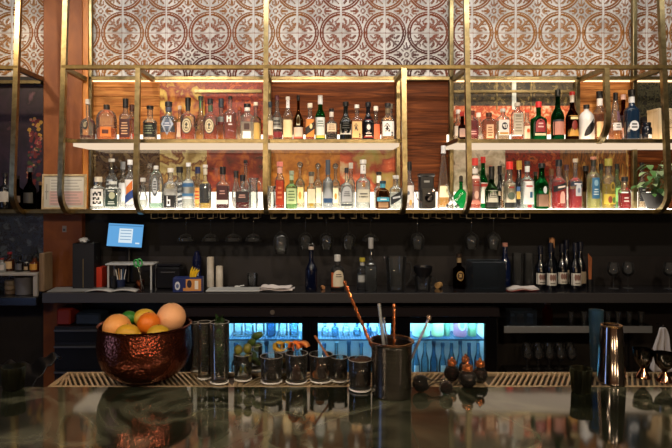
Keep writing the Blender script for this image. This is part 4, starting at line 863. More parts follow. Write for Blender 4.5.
# menus and papers
x, y = on(72, 291); y = 4.05
t = tag(MB().box(-.14, .14, -.10, .09, 0, .004).build('menu_sheet', pbr('#8a8a86', .4), loc=(X(72, y), y, CZ+.0005), rot=(0, 0, .1)), 'flat grey menu sheet at the left end of the worktop', 'menu')
t = thing('open_book', (X(113, 3.97), 3.965, CZ+.0005), 'open white notebook lying in front of the pen cup', 'book')
mb = MB()
mb.grid(lambda u, v: (-.175+.175*u, -.05+.10*v, .004+.016*math.sin(PI*u*.9+.2)), 8, 2)
mb.grid(lambda u, v: (.175*u, -.05+.10*v, .004+.016*math.sin(PI*(1-u)*.9+.2)), 8, 2)
pg = mb.build('pages', pbr('#aaa8a2', .6), t); pg.modifiers.new('thickness', 'SOLIDIFY').thickness = .006
MB().box(-.185, .185, -.055, .055, 0, .0015).build('cover', pbr('#2a2a2c', .5), t)
mb = MB()
for s_ in (-1, 1):
    for j in range(6): mb.box(s_*.09-.055, s_*.09+.04, -.045+.015*j, -.042+.015*j, .0245, .0252)
mb.build('print', pbr('#55544f', .6), t)
# menu holder box, crumpled paper, folder
y = 4.12
t = thing('menu_holder', (X(86.5, y), y, CZ+.0005), 'tall black box holding folded menus beside the brown pillar', 'box')
mb = MB(); w2, h_ = sz(21, y)/2, .33
mb.box(-w2, w2, -.06, .06, 0, .004).box(-w2, w2, -.06, -.055, .004, h_).box(-w2, w2, .055, .06, .004, h_).box(-w2, -w2+.005, -.055, .055, .004, h_).box(w2-.005, w2, -.055, .055, .004, h_)
mb.build('box_body', pbr('#0c0c0e', .6), t)
MB().box(-.003, .003, -.0615, -.0602, .01, .22).build('seam', pbr('#8a7448', .4, .8), t)
mb = MB(); mb.add([(.01, -.04, .31), (.06, -.02, .34), (.08, 0, .21), (.06, .0, .16), (.01, -.02, .25)], [(0, 1, 2, 3, 4)])
o = mb.build('menu_card', pbr('#4a565c', .5), t, smooth=False); o.modifiers.new('thickness', 'SOLIDIFY').thickness = .003
mb = MB(); mb.ball((0, 0, 0), .028, 14, sc=(1.2, 1, .7), noise=.3)
tag(mb.build('crumpled_paper', pbr('#c9cdd0', .6), loc=(X(84, 4.1), 4.1, CZ+.352)), 'crumpled white paper on top of the black menu box', 'paper')
y = 4.16
tag(MB().box(-.022, .022, -.05, .05, 0, .15, bev=.003).build('file_folder', pbr('#b8321a', .5), loc=(X(101.5, y), y, CZ+.0005)), 'orange red folder upright beside the black menu box', 'folder')
# point of sale screen
y = 4.17
t = thing('till_screen', (X(127, y), y, CZ+.0005), 'glowing light blue till touch screen on a dark stand', 'screen')
sw, sh = sz(34.5, y), sz(22.5, y); zc = Z(235, y)-CZ
R_ = .12
scr = MB().box(-sw/2-.006, sw/2+.006, -.0, .03, -sh/2-.008, sh/2+.008, bev=.005).build('screen_housing', BLACKG, t, (0, -.04, zc), (-.16, .05, 0))
MB().box(-sw/2, sw/2, -.002, -.0004, -sh/2, sh/2).build('display', emit('#64a6dc', 1.0), scr)
mb = MB(); mb.box(-.045, .055, -.0035, -.0022, -sh*.33, sh*.3, 0).box(-sw/2+.005, sw/2-.005, -.0035, -.0022, sh*.40, sh*.44, 1).box(.08, .11, -.0035, -.0022, -sh*.36, -sh*.3, 0)
for j in range(4): mb.box(-.035, .045, -.0045, -.0036, sh*.2-.022*j, sh*.2-.022*j+.004, 1)
mb.build('window_panel', [emit('#d8e8f0', 1.0), emit('#4c86b8', .9)], scr)
MB().tube([(0, .02, zc), (0, .05, zc-.08), (0, .05, .2), (0, .03, .03)], .016, 10).build('stand_arm', BLACK, t)
MB().box(-.07, .07, -.04, .08, 0, .025, bev=.006).build('base', BLACK, t)
# white wire riser with pen cup and tools under it
y = 4.07
t = thing('riser_table', (X(131.5, y), y, CZ+.0005), 'small white metal riser table standing behind the open notebook', 'stand')
tw = sz(48, y)/2; th = Z(263, y)-CZ
MB().box(-tw, tw, -.05, .10, th-.012, th, bev=.003).build('table_top', pbr('#a9aaa8', .4), t)
for sx in (-1, 1):
    for yy in (-.04, .09): MB().tube([(sx*(tw-.02), yy, 0), (sx*(tw-.02), yy, th-.012)], .007, 8).build('leg', pbr('#a9aaa8', .4), t)
y = 4.065
t = thing('pen_cup', (X(121, y), y, CZ+.0005), 'dark blue cup full of white pens in front of the white riser', 'cup')
MB().lathe([(0, .026), (.07, .032), (.072, .030), (.01, .024), (.009, 0)], 20).build('cup_body', pbr('#1b2440', .3), t)
for i in range(5):
    tag(MB().tube([(0, 0, .0), (.012*(i-2), .006*(i % 3-1), .13+.008*(i % 2))], .0035, 6).build('pen', pbr(['#d8d8d4', '#c9a070', '#e8e8e8', '#4a6a90', '#c8c8c8'][i], .4), loc=(X(121, y)+.006*(i-2), y, CZ+.012)), ['white pen leaning leftmost in the blue cup', 'tan pencil second from left in the blue cup', 'white pen standing upright in the middle of the blue cup', 'blue pen right of centre in the blue cup', 'grey pen leaning rightmost in the blue cup'][i], 'pen', 'pens in the blue cup')
x = X(113.3, 4.065)
t = thing('utensil_cup', (x, 4.065, CZ+.0005), 'black ribbed cup left of the blue pen cup', 'cup'); MB().lathe([(0, .026), (.09, .03), (.092, .028), (.01, .024), (.009, 0)], 20).build('cup_body', pbr('#17171a', .3), t)
t = thing('copper_cup', (X(137, 4.0), 4.07, CZ+.0005), 'small copper cup under the white riser', 'cup'); MB().lathe([(0, .024), (.01, .028), (.06, .03), (.062, .028), (.01, .024), (.009, 0)], 20).build('cup_body', COPPER, t)
y = 3.99
t = thing('scissors', (X(143, y), y, CZ+.002), 'scissors with bright green handles leaning by the riser leg', 'scissors')
t.rotation_euler = (0, -.18, 0)
for s_ in (-1, 1):
    MB().tube([(.012*s_+.017*math.cos(a), 0, .20+.026*math.sin(a)) for a in np.linspace(0, 2*PI, 16, endpoint=False)], .005, 6, closed=True).build('handle', pbr('#2c9a4a', .4), t)
    MB().tube([(.006*s_, .004*s_, .175), (0, .004*s_, .12), (-.008*s_, .004*s_, .01)], .005, 6, radii=[.006, .006, .002]).build('blade', STEEL, t)
# printer
y = 4.135
t = thing('receipt_printer', (X(171, y), y, CZ+.0005), 'black receipt printer between the riser and the blue carton', 'printer')
pw = sz(25, y)/2
MB().box(-pw, pw, -.09, .10, 0, .16, bev=.012).build('printer_body', pbr('#0c0c0e', .3), t)
MB().box(-pw+.01, pw-.01, -.07, .06, .1605, .178, bev=.006).build('lid', pbr('#15151a', .2), t)
MB().box(-.05, .05, -.094, -.0905, .12, .128).build('slot', pbr('#3a3a3c', .4), t)
# blue carton with stickers, yellow clips and coil bottle
y = 3.975
t = thing('blue_carton', (X(188.5, y), y, CZ+.0005), 'small dark blue carton with white and orange picture panels', 'box', rz=.08)
cw, ch = sz(29, y)/2, sz(14, y)
MB().box(-cw, cw, -.045, .05, 0, ch, bev=.002).build('carton_body', pbr('#1d2a5c', .4), t)
mb = MB(); label_mesh(mb, lambda z: cw, 40, .045/cw, ch, [('o', 0, -.68, .18, .15, .75), ('r', 1, .4, .52, .08, .92), ('o', 2, .12, .16, .3, .85), ('r', 3, .6, .12, .2, .8), ('r', 1, -.2, .1, .1, .3), ('o', 4, -.68, .1, .3, .6)], [0, 1, 2, 3, 4])
mb.build('print', [pbr('#c9ccd0', .5), pbr('#c98a4a', .5), pbr('#2a2030', .5), pbr('#e8e0d0', .5), pbr('#5a6a90', .5)], t)
lp_ = [(X(190.5+1.6*i, 3.975), 3.975, CZ+ch+.001) for i in range(4)]
for i, p in enumerate(lp_):
    mb = MB(); mb.tube([(0, 0, 0), (.004+.004*i, 0, .04), (.016+.005*i, 0, .075-.008*i)], .006, 6, radii=[.006, .008, .002])
    tag(mb.build('plastic_clip', pbr('#d8b020', .4), loc=p), ['yellow plastic clip leftmost on the blue carton', 'yellow plastic clip second from left on the blue carton', 'yellow plastic clip second from right on the blue carton', 'yellow plastic clip rightmost on the blue carton'][i], 'clip', 'yellow clips on the blue carton')
y = 4.18
t = thing('ribbed_bottle', (X(197, y), y, CZ+.0005), 'dark navy ribbed bottle behind the blue carton', 'bottle')
P = [(0, .034)]
for i in range(12): P += [(.02+.016*i, .036), (.028+.016*i, .031)]
P += [(.22, .03), (.235, .02), (.26, .018), (.265, .0)]
MB().lathe(P, 24).build('glass_body', pbr('#12183a', .12, coat=.5), t)
# white pillar candles
for px, top, lb in ((210.5, 257, 'taller white pillar candle on the worktop, left of the pair'), (219.5, 266, 'shorter white pillar candle on the worktop, right of the pair')):
    y = 4.16; t = thing('pillar_candle', (X(px, y), y, CZ+.0005), lb, 'candle', 'white pillar candles')
    h_ = Z(top, y)-CZ; MB().lathe([(0, .025), (.002, .0265), (h_-.004, .0265), (h_, .024), (h_-.006, .014), (h_-.007, 0)], 24).build('wax', pbr('#b5aea0', .6, var=.15, vscale=30), t)
    MB().tube([(0, 0, h_-.008), (.002, 0, h_+.008)], .0012, 5).build('wick', BLACK, t)
# cutting board and folded napkin
y = 4.0
t = tag(MB().box(-.19, .19, -.07, .08, 0, .012, bev=.004).build('cutting_board', pbr('#a9aaa6', .45), loc=(X(234, y), y, CZ+.0005)), 'thin white cutting board left of the folded napkin', 'cutting board')
def cloth(name, w_, d_, h_, mcol, loc, rz, label, cat='cloth', seed=1, layers=3, edge=None):
    r_ = random.Random(seed); t = thing(name, loc, label, cat, rz=rz)
    for L_ in range(layers):
        ph = r_.uniform(0, 6); sx = 1-.05*L_; off = r_.uniform(-.008, .008)
        mb = MB(); mb.grid(lambda u, v: ((u-.5)*w_*sx+off, (v-.5)*d_*sx+.01*math.sin(5*u+ph), .004+h_*(L_/layers)+.004*math.sin(9*u+ph)+.003*math.sin(7*v+2*ph)+(.004*math.sin(14*u*v+ph))), 18, 10)
        o = mb.build('fold', pbr(mcol if not (edge and L_ == 0) else edge, .8), t, ang=180); o.modifiers.new('thickness', 'SOLIDIFY').thickness = .003
    return t
cloth('folded_napkin', .235, .12, .022, '#cfc6c0', (X(276.5, 3.99), 3.99, CZ+.0135), -.12, 'folded off white cloth napkin over the right edge of the cutting board', seed=2)
cloth('folded_napkin', .225, .10, .02, '#cbc4be', (X(521, 3.99), 4.0, CZ+.007), .05, 'folded white napkin with red edge in front of the wine bottles', seed=5, edge='#a03024')
# empty tumbler and spoon
def tumbler(name, r, H, loc, label, cat='glass', m=None, taper=.88, group=None, base=.012):
    t = thing(name, loc, label, cat, group); m = m or THIN_BAR
    MB().lathe([(0, r*taper*.9), (.002, r*taper), (H, r), (H-.0005, r-.003), (base, r*taper-.003), (base-.001, 0)], 28).build('glass_wall', m, t, ang=60)
    return t
y = 4.14; tumbler('tumbler', sz(11, y)/2, sz(14, y), (X(252.5, y), y, CZ+.0005), 'empty short tumbler standing behind the cutting board')
y = 4.13; t = thing('spoon', (X(240, y), y, CZ+.004), 'white ceramic spoon lying left of the empty tumbler', 'spoon')
MB().ball((-.02, 0, .004), .016, 14, sc=(1.3, .8, .4)).build('spoon_bowl', pbr('#c9c9c4', .3), t); MB().tube([(-.005, 0, .006), (.03, 0, .012)], .004, 6).build('handle', pbr('#c9c9c4', .3), t)

def CB(px, top, base, w_, y, label, **kw):
    return bottle(px, top, w_, 0, label, zb=CZ, y=y, group=kw.pop('group', 'bottles on the worktop'), **kw)
t = CB(311.2, 247, 292, 12, 4.01, 'dark blue swing top bottle standing right of the folded napkin', style='slope', s=.5, nr=.34, glass='solid#080d20', cap=('#b9a99a', .06))
H0 = Z(247, 4.05)-CZ
MB().tube([(-.018, 0, H0*.93), (-.022, 0, H0*1.02), (-.012, 0, H0*1.08), (.012, 0, H0*1.08), (.022, 0, H0*1.02), (.018, 0, H0*.93)], .0022, 6).build('wire_bail', STEEL, t)
tag(MB().lathe([(0, .014), (.028, .012)], 14).build('cork', pbr('#a8764a', .8, var=.3, vscale=60), loc=(X(322.5, 4.05), 4.08, CZ+.0125), rot=(PI/2, 0, .3)), 'small round cork lying right of the swing top bottle', 'cork')
CB(337.5, 255, 290, 13.5, 4.06, 'clear bottle with cream and orange label and white cap near the worktop centre', s=.62, nr=.36, glass='bar', liq='#8a7050', fill=.15, cap=('#c9c9c4', .18), labels=[('r', '#c9622c', -.3, .6, .08, .5), ('a', '#d8ccb0', .1, .78, .1, .58), ('t', '#4a3c30', .15, .5, .36, .48, 2)])
CB(362.5, 258, 290, 11, 4.07, 'squat clear bottle with white label and yellow cap beside the tall clear bottle', s=.66, nr=.4, glass='bar', liq='#c9cdd0', fill=.5, cap=('#b0a038', .12), foil=('#a8a8a4', .76, .86), labels=[('r', '#a9aca8', -.2, .6, .24, .46)])
CB(371, 238, 292, 12, 4.0, 'tall clear bottle with steel pourer left of the plastic jug', s=.5, nr=.34, glass='bar', liq='#d8dcdc', fill=.45, cap=('#9a9a98', .2), labels=[('r', '#8a8f90', 0, .5, .5, .53)])
# clear plastic jug with handle and the coffee server with a black funnel
def jug(px, top, base_, wpx, y, label):
    r = sz(wpx, y)/2; H = Z(top, y)-CZ
    t = thing('measuring_jug', (X(px, y), y, CZ+.0005), label, 'jug')
    MB().lathe([(0, r*.80), (.003, r*.84), (H*.5, r*.9), (H*.96, r), (H, r*1.03), (H-.001, r*.99), (H*.5, r*.87), (.008, r*.80), (.007, 0)], 28).build('jug_body', THIN_BAR, t)
    MB().tube([(r*.92, 0, H*.82), (r*1.35, 0, H*.84), (r*1.5, 0, H*.7), (r*1.4, 0, H*.3), (r*.85, 0, H*.12)], .006, 8).build('handle', THIN_BAR, t)
    MB().tube([(-r*.9, 0, H*.9), (-r*1.1, 0, H*.99), (-r*1.2, 0, H*1.02)], .008, 8, radii=[.012, .012, .006]).build('spout', THIN_BAR, t); return t
jug(396, 257, 293, 21, 4.04, 'large clear plastic jug with a handle standing at the worktop middle')
t = jug(423, 276, 293, 18, 4.05, 'clear glass server carrying a black funnel, right of the large jug')
H0 = Z(276, 4.05)-CZ
MB().lathe([(.045, .012), (.06, .013), (.125, .062), (.165, .068), (.168, .064), (.128, .058), (.065, .008)], 28, capb=False, capt=False).build('funnel', pbr('#101013', .35), t)
tag(MB().lathe([(0, .022), (.05, .022)], 18).build('cork', pbr('#b08850', .8, var=.25, vscale=60), loc=(X(440.5, 4.1), 4.12, CZ+.0225), rot=(PI/2, 0, -.6)), 'large round cork lying right of the glass server', 'cork')
CB(459.5, 254, 288, 12, 4.1, 'amber bottle with round gold emblem left of the clear plastic bin', s=.58, nr=.36, glass='#5c3414', cap=('#2c2018', .1), foil=('#8a7450', .75, .9), labels=[('o', '#9a7a44', 0, .6, .24, .52), ('o', '#3a2412', 0, .48, .28, .48), ('p', '#c9a868', 0, .2, .34, .44, ['##.#', '.#.#', '##.#'])])
y = 4.0; t = thing('plastic_bin', (X(487, y), 4.03, CZ+.0005), 'rectangular clear plastic bin between the amber bottle and the white napkin', 'bin')
bw, bh = sz(33, y)/2, sz(29, y); mb = MB()
for (a, b_, c_, d_) in ((-bw, bw, -.08, -.0775), (-bw, bw, .0775, .08), (-bw, -bw+.0025, -.0775, .0775), (bw-.0025, bw, -.0775, .0775)): mb.box(a, b_, c_, d_, .003, bh)
mb.box(-bw, bw, -.08, .08, 0, .003); mb.build('bin_wall', thin_glass('#c9d6e0', '#5a6a78', .03, .03), t, smooth=False)
MB().tube([(-bw, -.08, bh), (bw, -.08, bh), (bw, .08, bh), (-bw, .08, bh)], .003, 6, closed=True).build('rim', thin_glass('#aabccb', '#8aa0b0', .25, .05), t)
CB(505.5, 243, 288, 10.5, 4.175, 'dark blue bottle with pinkish cap behind the right corner of the plastic bin', style='slope', s=.55, nr=.4, glass='solid#0a1532', cap=('#a8786c', .08))
# stack of thin clear tumblers right of it
sg = None
for i, px in enumerate((517.5, 529)):
    y = 4.15; tumbler('highball_glass', sz(10.5, y)/2, sz(34, y), (X(px, y), y, CZ+.0005), ['tall thin clear glass right of the blue bottle', 'tall thin clear glass left of the wine bottles'][i], taper=.95)
# wine bottles
wl = ['wine bottle at the left end of the worktop wine group, behind the front one', 'wine bottle front left of the group with round seals on white label', 'wine bottle with copper capsule rising behind the front left one', 'wine bottle in the middle back of the wine group', 'wine bottle back right of the wine group beside the front right one', 'wine bottle front right of the group with round seals on white label', 'wine bottle rearmost right of the wine group near the wood sticks']
wlab = [('r', '#c9c5ba', 0, .9, .1, .36), ('o', '#7a5a50', -.34, .22, .2, .34), ('o', '#7a5a50', .05, .22, .2, .34), ('o', '#7a5a50', .42, .2, .2, .34), ('t', '#6a645a', 0, .6, .12, .17, 1)]
for i, (px, top, y) in enumerate(((541, 246, 4.12), (551.5, 243, 4.045), (552.5, 238, 4.205), (562.5, 244, 4.13), (567, 240, 4.21), (576, 243, 4.045), (581, 242, 4.14))):
    CB(px, top, 285, 10.9, y, wl[i], group='wine bottles on the worktop', style='slope', s=.5, nr=.38, glass='solid#06080e', cap=(('#a87850' if i == 2 else '#0c0f1c'), .2), labels=wlab if i in (0, 1, 3, 5) else [('r', '#8a7c66', 0, .9, .1, .36)])
y = 4.14
t = thing('bundle_of_sticks', (X(590, y), y, CZ+.0005), 'thin wooden stirring sticks standing in a dark cup right of the wine bottles', 'stirrers')
MB().lathe([(0, .022), (.06, .024), (.062, .022), (.005, .018), (.004, 0)], 16).build('cup', pbr('#141416', .3), t)
for i in range(4): MB().tube([(.004*(i-1.5), 0, .006), (.010*(i-1.5), .004*i-.006, .25-.01*i)], .0028, 5).build('stick', pbr('#a8643c', .6), t)
# standing wine glasses
g0 = stem_glass('wine_glass', .105, .043, .085, 'wine glass standing on the worktop, leftmost of the right hand three', 'wine glass', 'wine glasses standing on the worktop')
g0.location = (X(613.5, 4.08), 4.08, CZ+.0005)
dup(g0, (X(628, 4.1), 4.1, CZ+.0005), 0, 'wine glass standing on the worktop directly right of its twin')
dup(g0, (X(669.5, 4.08), 4.08, CZ+.0005), 0, 'wine glass standing alone on the worktop at the right picture edge')
# left bay table with bottles, tub and board
y = 4.0
t = thing('white_table', (X(10, y), y, CZ-.0295), 'white slim table carrying dim bottles in the far left bay', 'table')
tw = sz(62, y)/2; th = Z(272, y)-CZ+.03
MB().box(-tw, tw, -.06, .14, th-.02, th, bev=.003).build('table_top', pbr('#a39c90', .4), t)
for sx in (-1, 1): MB().box(sx*(tw-.015)-.014, sx*(tw-.015)+.014, -.055, -.03, 0, th-.02).build('leg', pbr('#a39c90', .4), t)
ZT = CZ-.0295+th
for i, (px, top, w_, g, cp, lc) in enumerate(((1, 258, 9, '#8a8a88', '#8a2a2a', '#b8b0a8'), (9, 252, 9, '#3a1c10', '#8a1a24', '#c9a878'), (19, 256, 8, '#101012', '#1a1a1c', '#55555a'), (26, 262, 6, '#241a12', '#c9c9c4', '#b8a080'), (34, 256, 9.5, '#5a2c14', '#1a1614', '#c8923c'))):
    bottle(px, top, w_, 0, ['grey bottle cut by the left edge on the white table', 'bottle with red cap and tan label on the white table', 'black bottle in the middle of the white table', 'small bottle with white cap on the white table', 'wide amber bottle with orange label at the right of the white table'][i], zb=ZT, y=4.02+.03*(i % 2), group='bottles on the white table', s=.6, nr=.4, glass='solid'+g, cap=(cp, .12), labels=[('r', lc, 0, .8, .14, .52)])
y = 4.03; t = thing('plastic_tub', (X(24.5, y), y, CZ-.0295), 'grey round plastic tub under the white table', 'tub')
MB().lathe([(0, .055), (.003, .058), (.115, .066), (.12, .069), (.125, .069), (.124, .064), (.01, .054), (.009, 0)], 24).build('tub_body', pbr('#6a6a6e', .4), t)
y = 4.03
for i in range(3):
    o = tag(MB().lathe([(0, .034), (.004, .038), (.028, .038), (.032, .034)], 20).build('round_tin', pbr(['#6a5a4a', '#8a7a62', '#7a7060'][i], .4), loc=(X(10.5, y), y, CZ-.0295+.0005+.033*i)), ['small round tin, bottom of the stack beside the tub', 'small round tin in the middle of the stack beside the tub', 'small round tin, top of the stack beside the tub'][i], 'tin', 'stacked round tins')
y = 4.0; tag(MB().box(-.02, .018, -.05, .08, 0, .27, bev=.004).build('wooden_board', ramp_mat('board_wood', 'noise', [(.3, '#6a5238'), (.7, '#8a7050')], (8, 8, 1), 6, rough=.6), loc=(X(45, y), y, CZ+.0005)), 'upright wooden board between the white table and the brown pillar', 'board')
t = thing('wall_socket', (X(64, 4.19), 4.2, Z(229, 4.19)), 'small grey wall socket on the dark part of the brown pillar', 'socket')
MB().box(-.016, .016, -.006, -.0005, -.024, .024, bev=.002).build('plate', pbr('#8a8684', .4), t); MB().box(-.008, .008, -.0085, -.0062, -.014, .002).build('outlet', pbr('#3a3634', .4), t)

# ------------------------------------------------------------------ under the counter: drawers, glass door cooler, glass rack
t = thing('drawer_unit', (X(118, 3.95), 3.95, .05), 'dark steel drawer unit under the left end of the worktop', 'cabinet')
dw = sz(128, 3.95)/2
MB().box(-dw, dw, .01, .3, 0, Z(327, 3.95)-.05).build('carcass', pbr('#131314', .4), t)
ztop = Z(341, 3.95)-.05
for j, (za, zb_) in enumerate(((ztop-.002, Z(329, 3.95)-.05), (.32, ztop-.03), (.02, .31))):
    dr_ = MB().box(-dw+.004, dw-.004, -.004, .0095, za, zb_, bev=.002).build('drawer', pbr('#1c1c1d', .3, .5), t)
    MB().box(-dw+.004, dw-.004, -.016, -.0045, zb_-.016, zb_-.003, bev=.002).build('handle', pbr('#6e6c6a', .3, .8), dr_)
y = 4.08
tag(MB().box(-.05, .05, -.08, .1, 0, .115, bev=.01).build('storage_bin', pbr('#7a2418', .5), loc=(X(68, y), y, Z(327, 3.95)+.001)), 'dark red storage bin under the left end of the worktop', 'bin')
tag(MB().box(-.09, .09, -.08, .1, 0, .085, bev=.012).build('storage_bin', pbr('#1c2a3c', .5), loc=(X(92, y), y, Z(327, 3.95)+.001)), 'dark blue storage bin right of the red one under the worktop', 'bin')
# cooler
cx0, cx1 = X(183, 3.95), X(499, 3.95); zt_ = Z(307, 3.95); zb_ = .08
t = thing('bottle_cooler', ((cx0+cx1)/2, 3.95, zb_), 'long black back bar cooler with three glowing glass doors', 'fridge')
cw = (cx1-cx0)/2; chh = zt_-zb_
def lx(px): return X(px, 3.95)-(cx0+cx1)/2
def lz(py): return Z(py, 3.95)-zb_
mb = MB(); mb.box(-cw, cw, .30, .308, 0, chh).box(-cw, -cw+.01, .02, .30, 0, chh).box(cw-.01, cw, .02, .30, 0, chh).box(-cw+.01, cw-.01, .02, .30, chh-.01, chh).box(-cw+.01, cw-.01, .02, .30, 0, .02)
mb.box(lx(302), lx(318), .0195, .036, 0, chh-.011).box(lx(391), lx(410), .0195, .036, 0, chh-.011)
mb.build('cabinet', BLACK, t)
IN = pbr('#dbe6ea', .5); i0 = lx(224); i1 = lx(490); it = lz(318)
mb = MB(); mb.box(i0, i1, .292, .299, .021, it).box(i0-.006, i0, .022, .299, .021, it).box(i1, i1+.006, .022, .299, .021, it).box(i0, i1, .022, .292, it, it+.004).box(i0, i1, .022, .292, .021, .026)
mb.build('liner', IN, t)
hd = MB().box(-cw, cw, -.012, .019, lz(316.5), chh-.002, bev=.003).build('header_panel', pbr('#3a3438', .35, .6), t)
MB().lathe([(0, .017), (.004, .016), (.005, .010), (.003, 0)], 20).build('lock', pbr('#b8b0a8', .3, .8), hd, (lx(272.5), -.0125, lz(312)), (PI/2, 0, 0))
for i, (a, b_, pa, pb) in enumerate(((221, 310, 229, 302), (310.3, 398.5, 318, 391), (398.8, 496, 410, 484.5))):
    mb = MB(); za, zb2 = .02, lz(317.5); wt, wb = lz(323), lz(395)
    x0, x1, p0, p1 = lx(a), lx(b_)-.002, lx(pa), lx(pb)
    mb.box(x0, x1, -.012, .019, wt, zb2).box(x0, x1, -.012, .019, za, wb).box(x0, p0, -.012, .019, wb, wt).box(p1, x1, -.012, .019, wb, wt)
    dr_ = mb.build('door', pbr('#08080b', .2), t, smooth=False)
    MB().box(p0, p1, .002, .006, wb, wt).build('pane', thin_glass('#f2fafc', '#c8dce4', .01, .01), dr_)
    s_ = MB(); zsf = lz(340.5)
    s_.box(p0-.01, p1+.01, .04, .046, zsf-.012, zsf)
    for j in range(60):
        yy = .05+.24*j/60 
        if j % 3 == 0: s_.box(p0-.01, p1+.01, yy, yy+.004, zsf-.008, zsf-.003)
    for j in range(26):
        xx = p0+(p1-p0)*j/26; s_.box(xx, xx+.004, .046, .29, zsf-.0029, zsf)
    s_.build('wire_shelf', pbr('#4a6a88', .4, .3), t, smooth=False)
MB().box(i0+.02, i1-.02, .040, .054, it-.016, it-.002).build('light_tube', emit('#86d8ff', 110), t)
MB().box(i0+.02, i1-.02, .27, .29, it-.012, it-.001).build('light_tube', emit('#b4e8ff', 110), t)
ZS1, ZS0 = Z(340.5, 3.95)+.0005, .08+.0265
def FB(px, wpx, H, zb, y, label, **kw):
    r = sz(wpx, y)/2; tt = thing('bottle', (X(px, y), y, zb), label, 'bottle', kw.pop('group', 'bottles inside the cooler')); kw.setdefault('labels', ())
    bottle_parts(tt, H, r, **kw); return tt
CT = 'tint#cfeaf6'
ups = [(238, '#e8f4fa'), (249, '#d8ecf6'), (260, '#f0f8fc'), (271, '#5a90b8'), (283, '#e0f0f8'), (294, '#a8cfe4')]
names_u = ['first', 'second', 'third', 'fourth', 'fifth', 'sixth', 'seventh']
for i, (px, c_) in enumerate(ups):
    FB(px, 9.6, .135, ZS1, 4.09, f'frosted bottle on the upper rack of the left cooler door, {names_u[i]} from left', style='std', s=.85, nr=.4, glass='tint'+c_, liq=None, cap=('#c8d8e0', .06), seg=14)
for i, px in enumerate((325, 335, 346, 357, 368, 380)):
    FB(px, 7.5, .135, ZS1, 4.09, f'pale glass bottle on the upper rack of the middle cooler door, {names_u[i]} from left', style='std', s=.4+.05*(i % 3), nr=.4, glass='tint'+['#d8f0fa', '#86b8d8', '#e8f6fc', '#9cc8e0', '#5c9cc4', '#d0e8f4'][i], cap=('#88a8c0', .06), seg=14)
upr = [(421, 17, '#c9dcae', 'wide jar with yellow green label on the upper rack of the right cooler door'), (437.5, 12, '#d8dca4', 'pale yellow jar right of the wide green jar in the right cooler door'), (447, 6, '#7ca07c', 'narrow green can beside the pale yellow jar in the right cooler door'),
       (460, 13, '#c87890', 'pink and white can with round logo on the upper rack of the right cooler door'), (472, 8.5, '#9cc088', 'yellow green can right of the pink can in the cooler')]
for px, w_, c_, lb in upr:
    tt = thing('drink_can', (X(px, 4.08), 4.08, ZS1), lb, 'can', 'jars and cans in the right cooler door'); r = sz(w_, 4.08)/2
    MB().lathe([(0, r*.85), (.008, r), (.125, r), (.134, r*.85), (.136, r*.8)], 24).build('can_body', pbr(c_, .35), tt)
    if w_ == 13:
        mb = MB(); label_mesh(mb, lambda z: r, 2, 1, .16, [('o', 0, .1, .6, .3, .8), ('o', 1, .1, .38, .4, .7)], [0, 1]); mb.build('label', [pbr('#e8e0e8', .5), pbr('#9ab8d0', .5)], tt)
for d_, (a, b_, n_) in enumerate(((236, 297, 5), (324, 386, 6), (416, 478, 8))):
    for i in range(n_):
        px = a+(b_-a)*i/(n_-1); w_ = 9 if d_ < 2 else 8
        FB(px, w_, .41+.015*((i*5) % 3), ZS0, 4.10, ['glass bottle on the floor of the left cooler door', 'glass bottle on the floor of the middle cooler door', 'glass bottle on the floor of the right cooler door'][d_]+', '+(names_u+['last'])[i]+' from left', group='tall bottles on the cooler floor', style='slope' if d_ == 2 else 'std', s=.66, nr=.4, glass='tint'+['#9cd4ee', '#c4e6f4', '#7cbcdc', '#b0dcf0'][i % 4], cap=(['#3a6a94', '#d8eaf2', '#2c5880'][i % 3], .06), seg=14, labels=[('r', '#e8f4f8', 0, .6, .5, .62)] if i % 3 == 0 else ())
# stainless glass shelf on the right
zs_ = Z(326, 3.92)
t = thing('steel_shelf', (X(578, 3.92), 3.92, zs_), 'stainless steel shelf below the worktop on the right', 'shelf')
sw_ = sz(148, 3.92)/2
MB().box(-sw_, sw_, 0, .27, -.006, 0).build('shelf_plate', STEEL, t); MB().box(-sw_, sw_, -.004, -.0005, -.048, 0, bev=.001).build('front_lip', pbr('#a8aaa8', .3, .6), t)
for sx in (-1, 1): MB().box(sx*(sw_-.02)-.012, sx*(sw_-.02)+.012, .22, .25, -zs_, -.0065).build('leg', DSTEEL, t)
zl = .12
t = thing('lower_steel_shelf', (X(578, 3.92), 3.92, Z(371, 4.05)), 'dim steel shelf carrying rows of stemmed glasses under the steel shelf', 'shelf')
MB().box(-sw_+.07, sw_-.04, 0, .27, -.012, 0).build('shelf_plate', DSTEEL, t)
for sx in (-1, 1): MB().box(sx*(sw_-.08)-.012, sx*(sw_-.08)+.012, .255, .268, -Z(371, 4.05), -.0125).build('leg', DSTEEL, t)
zl = Z(371, 4.05)+.0005
g1 = None; i = 0
for r_ in range(2):
    for j in range(5):
        px = 527+11*j+5*r_; lb = f'stemmed glass in the {"front" if r_ == 0 else "rear"} row beneath the steel shelf, {names_u[j]} from left'
        if g1 is None: g1 = stem_glass('wine_glass', .10, .036, .09, lb, 'wine glass', 'stemmed glasses beneath the steel shelf', rfoot=.03); o = g1
        else: o = dup(g1, (0, 0, 0), 0, lb)
        o.location = (X(px, 4.0), 3.99+.11*r_, zl)
